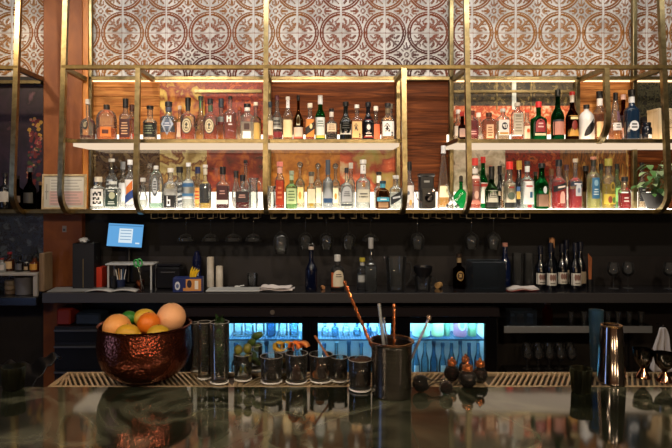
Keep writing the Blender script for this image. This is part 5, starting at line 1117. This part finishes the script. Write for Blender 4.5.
# items on the steel shelf
t = thing('plastic_tray', (X(521, 4.0), 4.0, zs_+.0005), 'small clear tub of jars at the left end of the steel shelf', 'tray')
mb = MB(); 
for (a, b_, c_, d_) in ((-.095, .095, -.05, -.047), (-.095, .095, .047, .05), (-.095, -.092, -.047, .047), (.092, .095, -.047, .047)): mb.box(a, b_, c_, d_, .002, .10)
mb.box(-.095, .095, -.05, .05, 0, .002); mb.build('tray_wall', thin_glass('#b8cbe0', '#5a7088', .05, .03), t, smooth=False)
for i, px in enumerate((511.5, 520.5, 530)):
    tt = thing('spice_jar', (X(px, 4.0), 4.0, zs_+.003), ['small jar with pale lid, left in the clear tub', 'small copper toned jar, middle of the clear tub', 'small jar with white lid, right in the clear tub'][i], 'jar', 'jars in the clear tub')
    MB().lathe([(0, .02), (.003, .024), (.045, .024), (.05, .02)], 16).build('jar_body', pbr(['#5a4030', '#7a4024', '#6a7078'][i], .2), tt); MB().lathe([(.0505, .022), (.064, .022)], 16).build('lid', pbr(['#8a8478', '#a8765a', '#b8bcc0'][i], .4), tt)
y = 4.0; tt = thing('amber_bottle', (X(547.5, y), y, zs_+.0005), 'orange amber glass bottle with steel cap on the steel shelf', 'bottle'); bottle_parts(tt, sz(22, y), sz(9.5, y)/2, s=.66, nr=.5, glass='#c8661e', cap=('#8a8684', .14))
sh0 = None
for i, px in enumerate((571, 584, 597, 608, 618, 629, 641)):
    lb = f'small shot glass on the steel shelf, {names_u[i]} from left'
    if sh0 is None: sh0 = tumbler('shot_glass', .022, .085, (0, 0, 0), lb, group='small glasses on the steel shelf', taper=.75); o = sh0
    else: o = dup(sh0, (0, 0, 0), 0, lb)
    o.location = (X(px, 3.99), 3.99, zs_+.0005)
# white towel on a peg
y = 3.86; t = thing('hanging_towel', (X(661.5, y), y, Z(327, y)), 'white bar towel hanging from a peg at the right', 'towel')
hh = sz(46, y)
def tw_(u, v):
    ww = .018+.062*v**.7; a = (u-.5)*2
    return (a*ww-.012*v+.004*math.sin(9*v), -.012-.022*math.sin(u*PI*4.5)*(.3+.7*v)*.8, -v*hh*(1-.12*abs(a)**1.5+.05*math.sin(u*9)))
o = MB().grid(tw_, 36, 20).build('fabric', pbr('#cbc9cc', .8, bump=.1, bscale=300), t, ang=180); o.modifiers.new('thickness', 'SOLIDIFY').thickness = .003
MB().tube([(0, .05, .012), (0, -.012, .006), (0, -.02, .02)], .004, 8).build('peg', STEEL, t)

# ------------------------------------------------------------------ front bar
BZ = 1.02
def bd(py): return (EYE-BZ)*FOC/(py-CY)
def bar(px, py, r=0): d = bd(py)+r; return X(px, d), d
m, nt, out = new_mat('veined_green_stone')
tc = nt.nodes.new('ShaderNodeTexCoord'); n1 = nt.nodes.new('ShaderNodeTexNoise'); n1.inputs['Scale'].default_value = 3.4; n1.inputs['Detail'].default_value = 9; n1.inputs['Distortion'].default_value = .9
nt.links.new(tc.outputs['Object'], n1.inputs['Vector'])
r = nt.nodes.new('ShaderNodeValToRGB'); cr = r.color_ramp
for _ in range(3): cr.elements.new(.5)
for e, (p, c) in zip(cr.elements, [(.32, '#10130e'), (.46, '#22271f'), (.52, '#565b4e'), (.57, '#262a23'), (.75, '#565a4c')]): e.position = p; e.color = (*hexc(c), 1)
nt.links.new(n1.outputs[0], r.inputs[0]); b = nt.nodes.new('ShaderNodeBsdfPrincipled'); nt.links.new(r.outputs[0], b.inputs['Base Color'])
b.inputs['Roughness'].default_value = .06; b.inputs['IOR'].default_value = 1.75; b.inputs['Coat Weight'].default_value = 0
n2 = nt.nodes.new('ShaderNodeTexNoise'); n2.inputs['Scale'].default_value = 2.2; n2.inputs['Detail'].default_value = 3; nt.links.new(tc.outputs['Object'], n2.inputs['Vector'])
bp = nt.nodes.new('ShaderNodeBump'); bp.inputs['Strength'].default_value = .07; bp.inputs['Distance'].default_value = .01; nt.links.new(n2.outputs[0], bp.inputs['Height']); nt.links.new(bp.outputs[0], b.inputs['Normal'])
nt.links.new(b.outputs[0], out.inputs[0]); STONE = m
yb = bd(386.5); yb2 = bd(372)
t = thing('bar_counter', (0, 0, 0), 'glossy dark veined stone bar top in the foreground', 'bar')
MB().box(-2.6, 2.6, .55, yb, BZ-.04, BZ, bev=.004).build('stone_top', STONE, t)
MB().box(-2.6, 2.6, .75, yb-.05, 0, BZ-.0405).build('bar_front', pbr('#2a2119', .5), t)
def grate(px0, px1, label, sl=1):
    x0, x1 = X(px0, yb), X(px1, yb)
    t = thing('drip_grate', ((x0+x1)/2, yb+.002, BZ-.012), label, 'drip tray', 'drip trays at the back of the bar')
    w2 = (x1-x0)/2; D = yb2-yb
    mb = MB(); mb.box(-w2, w2, 0, .010, 0, .0115, bev=.001).box(-w2, w2, D-.012, D, 0, .0115, bev=.001).box(-w2, -w2+.012, .010, D-.012, 0, .0115).box(w2-.012, w2, .010, D-.012, 0, .0115)
    n = int(2*w2/.0165)
    for i in range(1, n):
        xx = -w2+2*w2*i/n; a = .0; lo_, hi_ = -w2+.006, w2-.006; e_ = max(lo_, min(hi_, xx+sl*.065)); q_ = .0034
        mb.add([(xx-q_, .010, .004), (xx+q_, .010, .004), (e_+q_, D-.012, .004), (e_-q_, D-.012, .004), (xx-q_, .010, .011), (xx+q_, .010, .011), (e_+q_, D-.012, .011), (e_-q_, D-.012, .011)], [(3, 2, 1, 0), (4, 5, 6, 7), (0, 1, 5, 4), (1, 2, 6, 5), (2, 3, 7, 6), (3, 0, 4, 7)])
    mb.build('slatted_grate', pbr('#ccb898', .32, .6), t, smooth=False)
    MB().box(-w2, w2, 0, D, -.03, -.0005).build('tray', pbr('#0a0908', .4), t)
grate(47, 236, 'slatted brass toned drip tray behind the copper bowl', -1)
grate(237, 485, 'slatted drip tray hidden behind the garnish glasses and mixing tin')
grate(486, 690, 'slatted drip tray behind the tall shaker at the right')

# copper fruit bowl
r_ = .150; x, y = bar(145, 386, .075)
t = thing('copper_bowl', (x, y, BZ+.0005), 'large hammered copper bowl heaped with citrus fruit', 'bowl')
prof = [(0, .07), (.004, .082), (.02, .108), (.045, .13), (.075, .142), (.11, .146), (.15, .143), (.168, .142), (.172, .146), (.174, .143), (.168, .138), (.15, .139), (.11, .142), (.075, .138), (.045, .126), (.02, .104), (.008, .08), (.007, 0)]
pp = []
for i in range(len(prof)-1):
    for j in range(3): a = j/3; pp.append((prof[i][0]*(1-a)+prof[i+1][0]*a, prof[i][1]*(1-a)+prof[i+1][1]*a))
pp.append(prof[-1])
bowlm, nt, out = new_mat('hammered_copper')
tc = nt.nodes.new('ShaderNodeTexCoord'); v_ = nt.nodes.new('ShaderNodeTexVoronoi'); v_.inputs['Scale'].default_value = 120; nt.links.new(tc.outputs['Object'], v_.inputs['Vector'])
bp = nt.nodes.new('ShaderNodeBump'); bp.inputs['Strength'].default_value = .3; bp.inputs['Distance'].default_value = .004; nt.links.new(v_.outputs['Distance'], bp.inputs['Height'])
b = nt.nodes.new('ShaderNodeBsdfPrincipled'); b.inputs['Base Color'].default_value = (*hexc('#8a4c3c'), 1); b.inputs['Metallic'].default_value = 1; b.inputs['Roughness'].default_value = .24
nt.links.new(bp.outputs[0], b.inputs['Normal']); nt.links.new(b.outputs[0], out.inputs[0])
MB().lathe(pp, 56).build('bowl_body', bowlm, t, ang=60)
bx, by = x, y
def fruit(name, dx, dy, z, r, col, label, sc=(1, 1, 1), cat='fruit', tip=False):
    mt = pbr(col, .42, bump=.25, bscale=160, var=.12, vscale=9)
    tt = thing(name, (bx+dx, by+dy, BZ+z), label, cat, 'citrus in the copper bowl')
    mb = MB(); mb.ball((0, 0, 0), r, 24, sc=sc)
    if tip: mb.ball((r*sc[0]*.96, 0, 0), r*.2, 10)
    mb.build('rind', mt, tt); MB().lathe([(0, r*.09), (r*.03, r*.07), (r*.04, 0)], 8).build('stem_scar', pbr('#5a5a2a', .7), tt, (0, -.0*r, r*sc[2]*.995)); return tt
fruit('grapefruit', -.078, -.03, .165, .044, '#e8a45c', 'pale orange grapefruit at the left of the copper bowl')
fruit('grapefruit', .072, .045, .182, .047, '#ecb488', 'large pink blushed grapefruit at the back right of the copper bowl')
fruit('orange', .012, -.0, .172, .036, '#e0781c', 'bright orange in the middle of the copper bowl')
fruit('lemon', -.03, -.075, .158, .030, '#d2a42c', 'yellow lemon in front between grapefruit and orange', sc=(1.25, 1, 1), tip=True)
fruit('lemon', .062, -.07, .156, .030, '#c8a42e', 'yellow lemon at the front right of the copper bowl', sc=(1.2, 1, .95), tip=True)
fruit('lemon', -.02, .065, .176, .030, '#d8b43c', 'lemon at the back between the two grapefruit', sc=(1.25, 1, 1), tip=True)
fruit('lime', -.07, .06, .178, .022, '#2c7a2c', 'small green lime behind the left grapefruit', sc=(1.2, 1, 1))
for (dx, dy, z, q, c, n_, lb) in ((-.03, .0, .095, .05, '#d8742a', 'orange', 'orange buried in the middle of the bowl'), (.06, -.0, .10, .045, '#d0a42e', 'lemon', 'lemon buried under the pink grapefruit'), (-.085, .03, .10, .038, '#d8802e', 'orange', 'orange buried at the left of the bowl')):
    pass

# tall glasses and garnish glasses
def gl(px, base, top, wpx, label, r=None, taper=.9, name='tall_glass', group='garnish glasses on the bar', cat='glass'):
    d = bd(base); r = sz(wpx, d)/2; y = d+r; H = Z(top, y)-BZ
    x = X(px, y); tt = thing(name, (x, y, BZ+.0005), label, cat, group)
    MB().lathe([(0, r*taper*.9), (.003, r*taper), (H*.5, r*(taper+1)/2), (H-.001, r), (H, r-.001), (H-.001, r-.003), (.014, r*taper-.004), (.013, 0)], 28).build('glass_wall', THIN_BAR, tt, ang=60)
    MB().lathe([(.0015, r*taper*.88), (.011, r*taper*.92), (.0125, r*taper*.8), (.0126, 0)], 28).build('thick_base', RIMG, tt)  # whitened so its colour carries the highlight in the base
    MB().tube([(r*taper*1.0*math.cos(a), r*taper*1.0*math.sin(a), .004) for a in np.linspace(0, 2*PI, 32, endpoint=False)], .0026, 6, closed=True).build('base_glint', pbr('#e8ecee', .12), tt)  # white ring painted in for light refracted at the glass foot
    MB().tube([(r*math.cos(a), r*math.sin(a), H) for a in np.linspace(0, 2*PI, 32, endpoint=False)], .0008, 6, closed=True).build('rim', RIMG, tt)
    return tt, x, y, r, H
gl(195, 373, 323, 9, 'tall clear glass nearest the copper bowl', name='tall_glass')
tt, x, y, r, H = gl(204.5, 381, 322, 14, 'tall glass filled with dark green herbs beside the copper bowl', taper=.95)
def herbs(x, y, r, H, label, seed=1, n=240, col=('#2c4a22', '#3c6430', '#1e3418')):
    rr = random.Random(seed); mb = MB()
    for i in range(n):
        z = rr.uniform(.02, H*1.06); q = (r-.0215)*(1 if z < H-.004 else 1.5)*math.sqrt(rr.random()); a = rr.uniform(0, 2*PI)
        c = Vector((q*math.cos(a), q*math.sin(a), z)); d = Vector((rr.uniform(-1, 1), rr.uniform(-1, 1), rr.uniform(-.3, 1))).normalized(); s_ = d.cross(Vector((rr.uniform(-1, 1), .3, 1))).normalized(); l_ = rr.uniform(.010, .017)
        if z < H-.01:
            lim = (r-.006); 
            for sg_ in (1,): 
                e_ = c+d*l_
                if math.hypot(e_.x, e_.y) > lim: d.x *= -.3; d.y *= -.3
        mb.add([c, c+d*l_*.5+s_*l_*.32, c+d*l_, c+d*l_*.5-s_*l_*.32], [(0, 1, 2, 3)], rr.randrange(3))
    o = mb.build('fresh_herbs', [pbr(c_, .5) for c_ in col], loc=(x, y, BZ+.001), ang=180); return tag(o, label, 'herbs', kind='stuff')
herbs(x, y, r, H*.75, 'dark leaves inside the tall glass beside the copper bowl', 2, 160, ('#1c3018', '#26401e', '#141f12'))
tt, x, y, r, H = gl(219.5, 386, 322, 19, 'tall glass packed with green mint, in front of the garnish row', taper=.93)
herbs(x, y, r, H, 'green mint sprigs bursting from the tall glass', 3, 520)
# olive glass
tt, x, y, r, H = gl(243, 383, 354, 19, 'short glass of green olives left of the lime wedges')
olv = ['lowest left green olive', 'lowest right green olive', 'middle left green olive', 'middle right green olive', 'upper left green olive', 'topmost green olive']
for i in range(6):
    tag(MB().ball((0, 0, 0), .0138, 16, sc=(1, 1, 1.15)).build('olive', pbr('#6a6a28', .3), loc=(x+(-.0145 if i % 2 == 0 else .0145), y+(.002 if i < 3 else -.003), BZ+.030+.0325*(i//2)+.004*(i % 2))), olv[i]+' in the olive glass', 'olive', 'olives in the short glass')
# second olive stack / limes
tt, x, y, r, H = gl(254.5, 372.5, 345, 16, 'short glass of lime wedges behind the olives')
for i in range(5):
    tag(MB().ball((0, 0, 0), .016, 14, sc=(1.35, .8, .8)).build('lime_wedge', pbr(['#46602a', '#3a5420', '#52682e'][i % 3], .4), loc=(x+.009*(-1)**i, y+.006*(i % 3-1), BZ+.03+.021*i), rot=(.3*i, .4, .7*i)), ['lime wedge at the bottom of its glass', 'lime wedge second from the bottom of its glass', 'lime wedge in the middle of its glass', 'lime wedge second from the top of its glass', 'lime wedge on top of its glass'][i], 'lime', 'lime wedges in the short glass')
def fill(x, y, r, H, col, label, name, z1=.75, taper=.9):
    o = MB().lathe([(.0145, r*taper-.006), (H*z1, r*(taper+(1-taper)*z1)-.006), (H*z1+.004, (r-.01)*.7)], 24).build(name, pbr(col, .25, bump=.4, bscale=90, var=.3, vscale=60), loc=(x, y, BZ+.0008)); return tag(o, label, 'garnish', kind='stuff')
def peels(x, y, r, z, n, cols, labels, name, seed, cat='citrus peel', spread=1.0, R_=.023):
    rr = random.Random(seed)
    for i in range(n):
        a = rr.uniform(0, 2*PI); rx = rr.uniform(0, .3)*r*spread; a0 = rr.uniform(0, 3)
        pts = [(R_*math.cos(a0+1.9*u), .004*u, R_*math.sin(a0+1.9*u)+.006*u) for u in np.linspace(0, 1.6, 9)]
        mb = MB(); vs = []
        for p in pts: vs += [(p[0], p[1]-.012, p[2]), (p[0], p[1]+.012, p[2])]
        mb.add(vs, [(2*j, 2*j+1, 2*j+3, 2*j+2) for j in range(8)])
        o = mb.build(name, pbr(cols[i % len(cols)], .5), loc=(x+rx*math.cos(a)+(i-(n-1)/2)*r*.45*spread, y+rx*math.sin(a)*.6, z+rr.uniform(-.004, .010)), rot=(0, 0, rr.uniform(-.6, .6)), ang=180)
        o.modifiers.new('thickness', 'SOLIDIFY').thickness = .003; tag(o, labels[i], cat, name+' pieces above the garnish glasses')
tt, x, y, r, H = gl(271.5, 386, 356, 23, 'short glass of dark cherries with lemon peels on top')
fill(x, y, r, H, '#2e1214', 'dark cherries filling the short glass under the lemon peels', 'cherries', .8)
tt, x, y, r, H = gl(284, 374, 350, 20, 'short glass of lemon peels behind the cherries'); 
fill(x, y, r, H, '#7a5a20', 'packed lemon peels low in the glass behind the cherries', 'citrus_peels', .7)
peels(x, y, r, BZ+H+.004, 3, ['#d8ac38', '#e0b848', '#c89a2c'], ['curled lemon peel leftmost above the cherry glass', 'curled lemon peel in the middle above the cherry glass', 'curled lemon peel rightmost above the cherry glass'], 'lemon_peel', 4)
tt, x, y, r, H = gl(296.5, 386, 353, 23, 'short glass of grapefruit peels in the middle of the garnish row')
fill(x, y, r, H, '#5a2a1a', 'reddish grapefruit peels packed in the middle garnish glass', 'citrus_peels', .72)
peels(x+.01, y, r, BZ+H+.002, 3, ['#e0741c', '#c8582c', '#d88a4c'], ['curled orange peel leftmost over the middle garnish glass', 'curled red orange peel centred over the middle garnish glass', 'curled pale orange peel rightmost over the middle garnish glass'], 'orange_peel', 8)
tt, x, y, r, H = gl(321, 385, 354, 24, 'short glass of dried citrus wheels and dark syrup')
fill(x, y, r, H, '#3a1c12', 'dark dried fruit in the glass of citrus wheels', 'dried_fruit', .6)
for i, (dx, dz) in enumerate(((-.012, .028), (.010, .032), (-.004, .054))):
    tw2 = thing('citrus_wheel', (x+dx, y-r*.62+.004*i, BZ+dz), ['dried citrus wheel lowest left in its glass', 'dried citrus wheel lowest right in its glass', 'dried citrus wheel topmost in its glass'][i], 'citrus wheel', 'dried citrus wheels')
    MB().lathe([(0, .013), (.0028, .013)], 20).build('flesh', pbr('#a8682c', .5), tw2, rot=(PI/2, 0, 0)); MB().tube([(.0135*math.cos(a), -.0014, .0135*math.sin(a)) for a in np.linspace(0, 2*PI, 20, endpoint=False)], .002, 6, closed=True).build('rind', pbr('#6a3814', .5), tw2)
tag(MB().tube([(0, 0, 0), (-.05, .01, .075)], .0035, 6).build('cinnamon_stick', pbr('#a8683c', .7), loc=(x+.03, y, BZ+H-.02)), 'thin cinnamon stick leaning across the citrus wheel glass', 'cinnamon stick')
tt, x, y, r, H = gl(339.5, 384, 357, 17, 'small glass of dark red cherries left of the pint glass')
fill(x, y, r, H, '#240a0c', 'dark red cherries in the small glass left of the pint glass', 'cherries', .8)
tt, x, y, r, H = gl(360, 394, 359, 24, 'short tumbler of brown coffee beans beside the mixing tin', name='pint_glass')
rr = random.Random(9); mb = MB(); mb.lathe([(.016, r*.78), (H*.94, r*.84)], 20)
for i in range(170):
    a = rr.uniform(0, 2*PI); z = rr.uniform(.02, H-.004); q = r*(.9+.1*z/H)-.0095
    mb.ball((q*math.cos(a), q*math.sin(a), z), .005, 6, sc=(1, .8, .8), rings=4)
for i in range(40): a = rr.uniform(0, 2*PI); q = (r-.008)*math.sqrt(rr.random()); mb.ball((q*math.cos(a), q*math.sin(a), H-.002), .005, 6, sc=(1, .8, .8), rings=4)
mb2 = mb.build('coffee_beans', [pbr('#4a3424', .4)], loc=(x, y, BZ+.001)); tag(mb2, 'brown coffee beans filling the tumbler beside the mixing tin', 'coffee beans', kind='stuff')

# mixing tin with bar spoons
d = bd(402); r = sz(41.5, d)/2; x, y = X(391.5, d+r), d+r; H = Z(341, y)-BZ
t = thing('mixing_tin', (x, y, BZ+.0005), 'large brushed steel tin holding bar spoons in the foreground', 'tin')
m_tin = ramp_mat('brushed_steel', 'noise', [(.3, '#7a7674'), (.7, '#a9a6a4')], (1, 1, 40), 6, rough=.24, metal=1.0)
MB().lathe([(0, r*.92), (.003, r*.965), (.01, r*.97), (H*.92, r), (H-.006, r*1.03), (H, r*1.10), (H+.002, r*1.09), (H-.004, r*.99), (.01, r*.94), (.009, 0)], 48).build('tin_body', m_tin, t)
MB().tube([(r*1.085*math.cos(a), r*1.085*math.sin(a), H) for a in np.linspace(0, 2*PI, 48, endpoint=False)], .003, 8, closed=True).build('rim', pbr('#c09070', .2, 1.0), t)
tx, ty, tr, tH = x, y, r, H
def P3(px, py, y): return (X(px, y), y, Z(py, y))
def stick(pa, pb, ya, yb_, rad, mats, name, label, twist=False, tipr=0, cat='bar spoon'):
    a, b_ = Vector(P3(*pa, ya)), Vector(P3(*pb, yb_)); tt = thing(name, tuple(a), label, cat); v = b_-a
    n = 60 if twist else 2
    if twist:
        ax = v.normalized(); s1 = ax.cross(Vector((0, 1, 0))).normalized(); s2 = ax.cross(s1)
        for q in (0, PI): MB().tube([v*(i/n)+(s1*math.cos(i*.75+q)+s2*math.sin(i*.75+q))*rad*.6 for i in range(n+1)], rad*.6, 6).build('twisted_shaft', mats, tt)
    else: MB().tube([(0, 0, 0), v], rad, 8).build('shaft', mats, tt)
    if tipr: MB().ball((0, 0, 0), tipr, 12, sc=(1, 1, 1.3)).build('tip', mats, tt)
    return tt
zb0 = lambda px: None
stick((344.5, 282), (386, 380), ty+.01, ty-.0, .0045, COPPERS, 'bar_spoon', 'twisted copper bar spoon leaning far left out of the steel tin', True, .004)
stick((379, 304), (389, 390), ty-.02, ty-.01, .005, pbr('#c8d4e0', .25, .7), 'stirring_rod', 'polished steel stirring rod at the left inside the steel tin')
stick((384, 318), (392, 390), ty+.015, ty+.01, .0032, pbr('#a8b8c8', .2, .8), 'stirring_rod', 'thin steel rod right behind the polished stirring rod')
stick((394, 306), (394, 388), ty+.02, ty+.02, .0042, COPPERS, 'bar_spoon', 'copper bar spoon standing upright at the centre of the steel tin', True, .006)
stick((429, 318), (400, 385), ty+.01, ty+.01, .0036, pbr('#c0a898', .2, .8), 'bar_spoon', 'steel bar spoon with rosy tip leaning right out of the tin', False, .007)

# bitters bottles with copper dropper caps
def bitters(px, base, wpx, captop, label, liq='#3a120a'):
    d = bd(base); r = sz(wpx, d)/2; y = d+r; x = X(px, y); H = Z(captop, y)-BZ
    tt = thing('bitters_bottle', (x, y, BZ+.0005), label, 'bottle', 'bitters bottles with copper caps')
    MB().lathe([(0, r*.5), (.003, r*.62), (r*.5, r*.95), (r*.9, r), (r*1.4, r*.86), (r*1.8, r*.5), (r*2.1, r*.28), (H-.03, r*.24), (H-.028, r*.28)], 28).build('flask', THIN_BAR, tt)
    MB().lathe([(.005, r*.55), (r*.5, r*.9), (r*.9, r*.94), (r*1.35, r*.82), (r*1.36, 0)], 28).build('bitters', refr(liq, 1.36, 0, .2), tt)
    MB().lathe([(H-.0275, r*.22), (H-.026, r*.52), (H-.018, r*.60), (H-.011, r*.52), (H-.008, r*.2), (H-.004, r*.2), (H, r*.1)], 20).build('dasher_cap', COPPERS, tt)
    return tt
bitters(451.8, 383, 16, 357, 'round bitters bottle with copper cap, leftmost of the four')
bitters(467.5, 390, 19, 362, 'large round bitters bottle in front, its copper cap under another')
bitters(465.5, 377, 14, 354, 'bitters bottle at the back, its copper cap topmost of the four')
bitters(480, 385, 16, 358, 'round bitters bottle with copper cap, rightmost of the four')
# lying flasks
def lying(px, base, wpx, L_, rz, label, liq):
    d = bd(base); r = sz(wpx, d)/2; y = d+r; x = X(px, y)
    tt = thing('dasher_bottle', (x, y, BZ+.0008), label, 'bottle')
    P = [(-r*.9, r*.5), (-r*.6, r*.85), (0, r), (r*.6, r*.85), (r*1.1, r*.45), (r*1.5, r*.26), (L_, r*.2), (L_+.004, r*.25)]
    MB().lathe(P, 24).build('flask', THIN_BAR, tt, (0, 0, r), (PI/2, 0, rz)); MB().lathe([(-r*.8, r*.5), (-r*.5, r*.8), (0, r*.92), (r*.5, r*.8), (r*.7, .001)], 24).build('bitters', refr(liq, 1.36, 0, .1), tt, (0, 0, r), (PI/2, 0, rz)); return tt
lying(421, 395, 17, .07, 1.9, 'dark dasher bottle lying right beside the steel tin', '#120c0c')
lying(446, 397, 14, .08, 3.0, 'small glass dasher bottle with reddish drops lying in front of the bitters', '#5a2414')

# votives, shaker, jiggers
def votive(px, base, top, wpx, label):
    d = bd(base); r = sz(wpx, d)/2; y = d+r; H = Z(top, y)-BZ
    tt = thing('votive_holder', (X(px, y), y, BZ+.0005), label, 'candle holder', 'ribbed glass candle holders')
    P = []; seg = 32
    mb = MB(); vs = []; fs = []
    for j, (z, q) in enumerate([(0, .8), (.005, .86), (H*.5, .9), (H*.8, .96), (H, 1), (H-.001, .9), (H*.5, .82), (.012, .76)]):
        for i in range(64): a = 2*PI*i/64; k_ = 1+(.03*math.cos(16*a) if j < 5 else 0); vs.append((r*q*k_*math.cos(a), r*q*k_*math.sin(a), z))
    for j in range(7):
        for i in range(64): a = j*64+i; b_ = j*64+(i+1) % 64; fs.append((a, b_, b_+64, a+64))
    fs.append(tuple(range(63, -1, -1))); fs.append(tuple(7*64+i for i in range(64)))
    mb.add(vs, fs).build('glass_cup', refr('#8a8e80', 1.4, .2, .6), tt, ang=60)
    MB().lathe([(.013, r*.68), (H*.35, r*.7), (H*.36, 0)], 24).build('wax', pbr('#8a8468', .6), tt); return tt
votive(13.5, 393, 366, 23, 'dim ribbed glass candle holder at the far left of the bar')
votive(581, 396, 368, 21, 'small ribbed glass candle holder left of the tall shaker')
d = bd(387); r = sz(27, d)/2; y = d+r; x = X(611.5, y); H = Z(326, y)-BZ
t = thing('cocktail_shaker', (x, y, BZ+.0005), 'tall polished steel shaker tin standing upside down at the right', 'shaker')
MB().lathe([(0, r), (.004, r*1.02), (.006, r), (H*.5, r*.9), (H*.96, r*.78), (H, r*.74), (H+.001, r*.70), (H-.003, r*.6), (H-.004, 0)], 48).build('tin_body', pbr('#a09a98', .10, 1.0), t)
MB().tube([(r*.72*math.cos(a), r*.72*math.sin(a), H+.001) for a in np.linspace(0, 2*PI, 40, endpoint=False)], .003, 8, closed=True).build('rim', pbr('#d8b080', .2, 1.0), t)
d = bd(374); tumbler('blue_glass', sz(14, d)/2, .20, (X(598.5, d+.02), d+.035, BZ+.0005), 'tall blue glass behind the left side of the shaker', m=thin_glass('#7cb4dc', '#3a78b0', .2, .02), taper=.8)
def jigger(px, base, top, wpx, label):
    d = bd(base); r = sz(wpx, d)/2; y = d+r; H = Z(top, y)-BZ
    tt = thing('jigger', (X(px, y), y, BZ+.0005), label, 'jigger', 'bell jiggers beside the shaker')
    MB().lathe([(0, r*.72), (.002, r*.76), (H*.12, r*.62), (H*.26, r*.34), (H*.34, r*.2)], 28, capt=False).build('small_cup', pbr('#b08068', .12, 1.0), tt)
    MB().lathe([(H*.345, r*.2), (H*.44, r*.45), (H*.6, r*.82), (H*.8, r*.96), (H, r), (H-.001, r*.95), (H*.8, r*.92), (H*.6, r*.76), (H*.46, 0)], 28, capb=False).build('large_cup', pbr('#6a6664', .14, 1.0), tt); return tt
jigger(643, 381, 349, 19, 'double ended steel jigger nearer the shaker')
jigger(664.5, 385, 353, 20, 'double ended steel jigger at the right picture edge')
# crumpled black plastic over equipment at the left
y0 = 2.35
def drape(u, v):
    x = -1.85+.58*u; y = y0+.5*v; z = .76+.02*math.sin(6*u+2*v)+.014*math.sin(17*u+5*v)+.008*math.sin(31*u*(.6+v))
    return (x, y, z-.06*(1-v))
o = MB().grid(drape, 60, 30).build('plastic_sheet', pbr('#08090a', .4), ang=180); o.modifiers.new('thickness', 'SOLIDIFY').thickness = .004
tag(o, 'crumpled shiny black plastic sheet over the station behind the bar at left', 'plastic sheet')
t = thing('bar_station', (-1.52, 2.6, 0), 'dark steel work station under the black plastic sheet', 'cabinet')
MB().box(-.46, .34, -.24, .24, .1, .48, bev=.01).build('carcass', pbr('#101112', .4, .3), t)
for sx in (-.42, .30):
    for sy in (-.2, .2): MB().tube([(sx, sy, 0), (sx, sy, .1)], .015, 8).build('leg', DSTEEL, t)
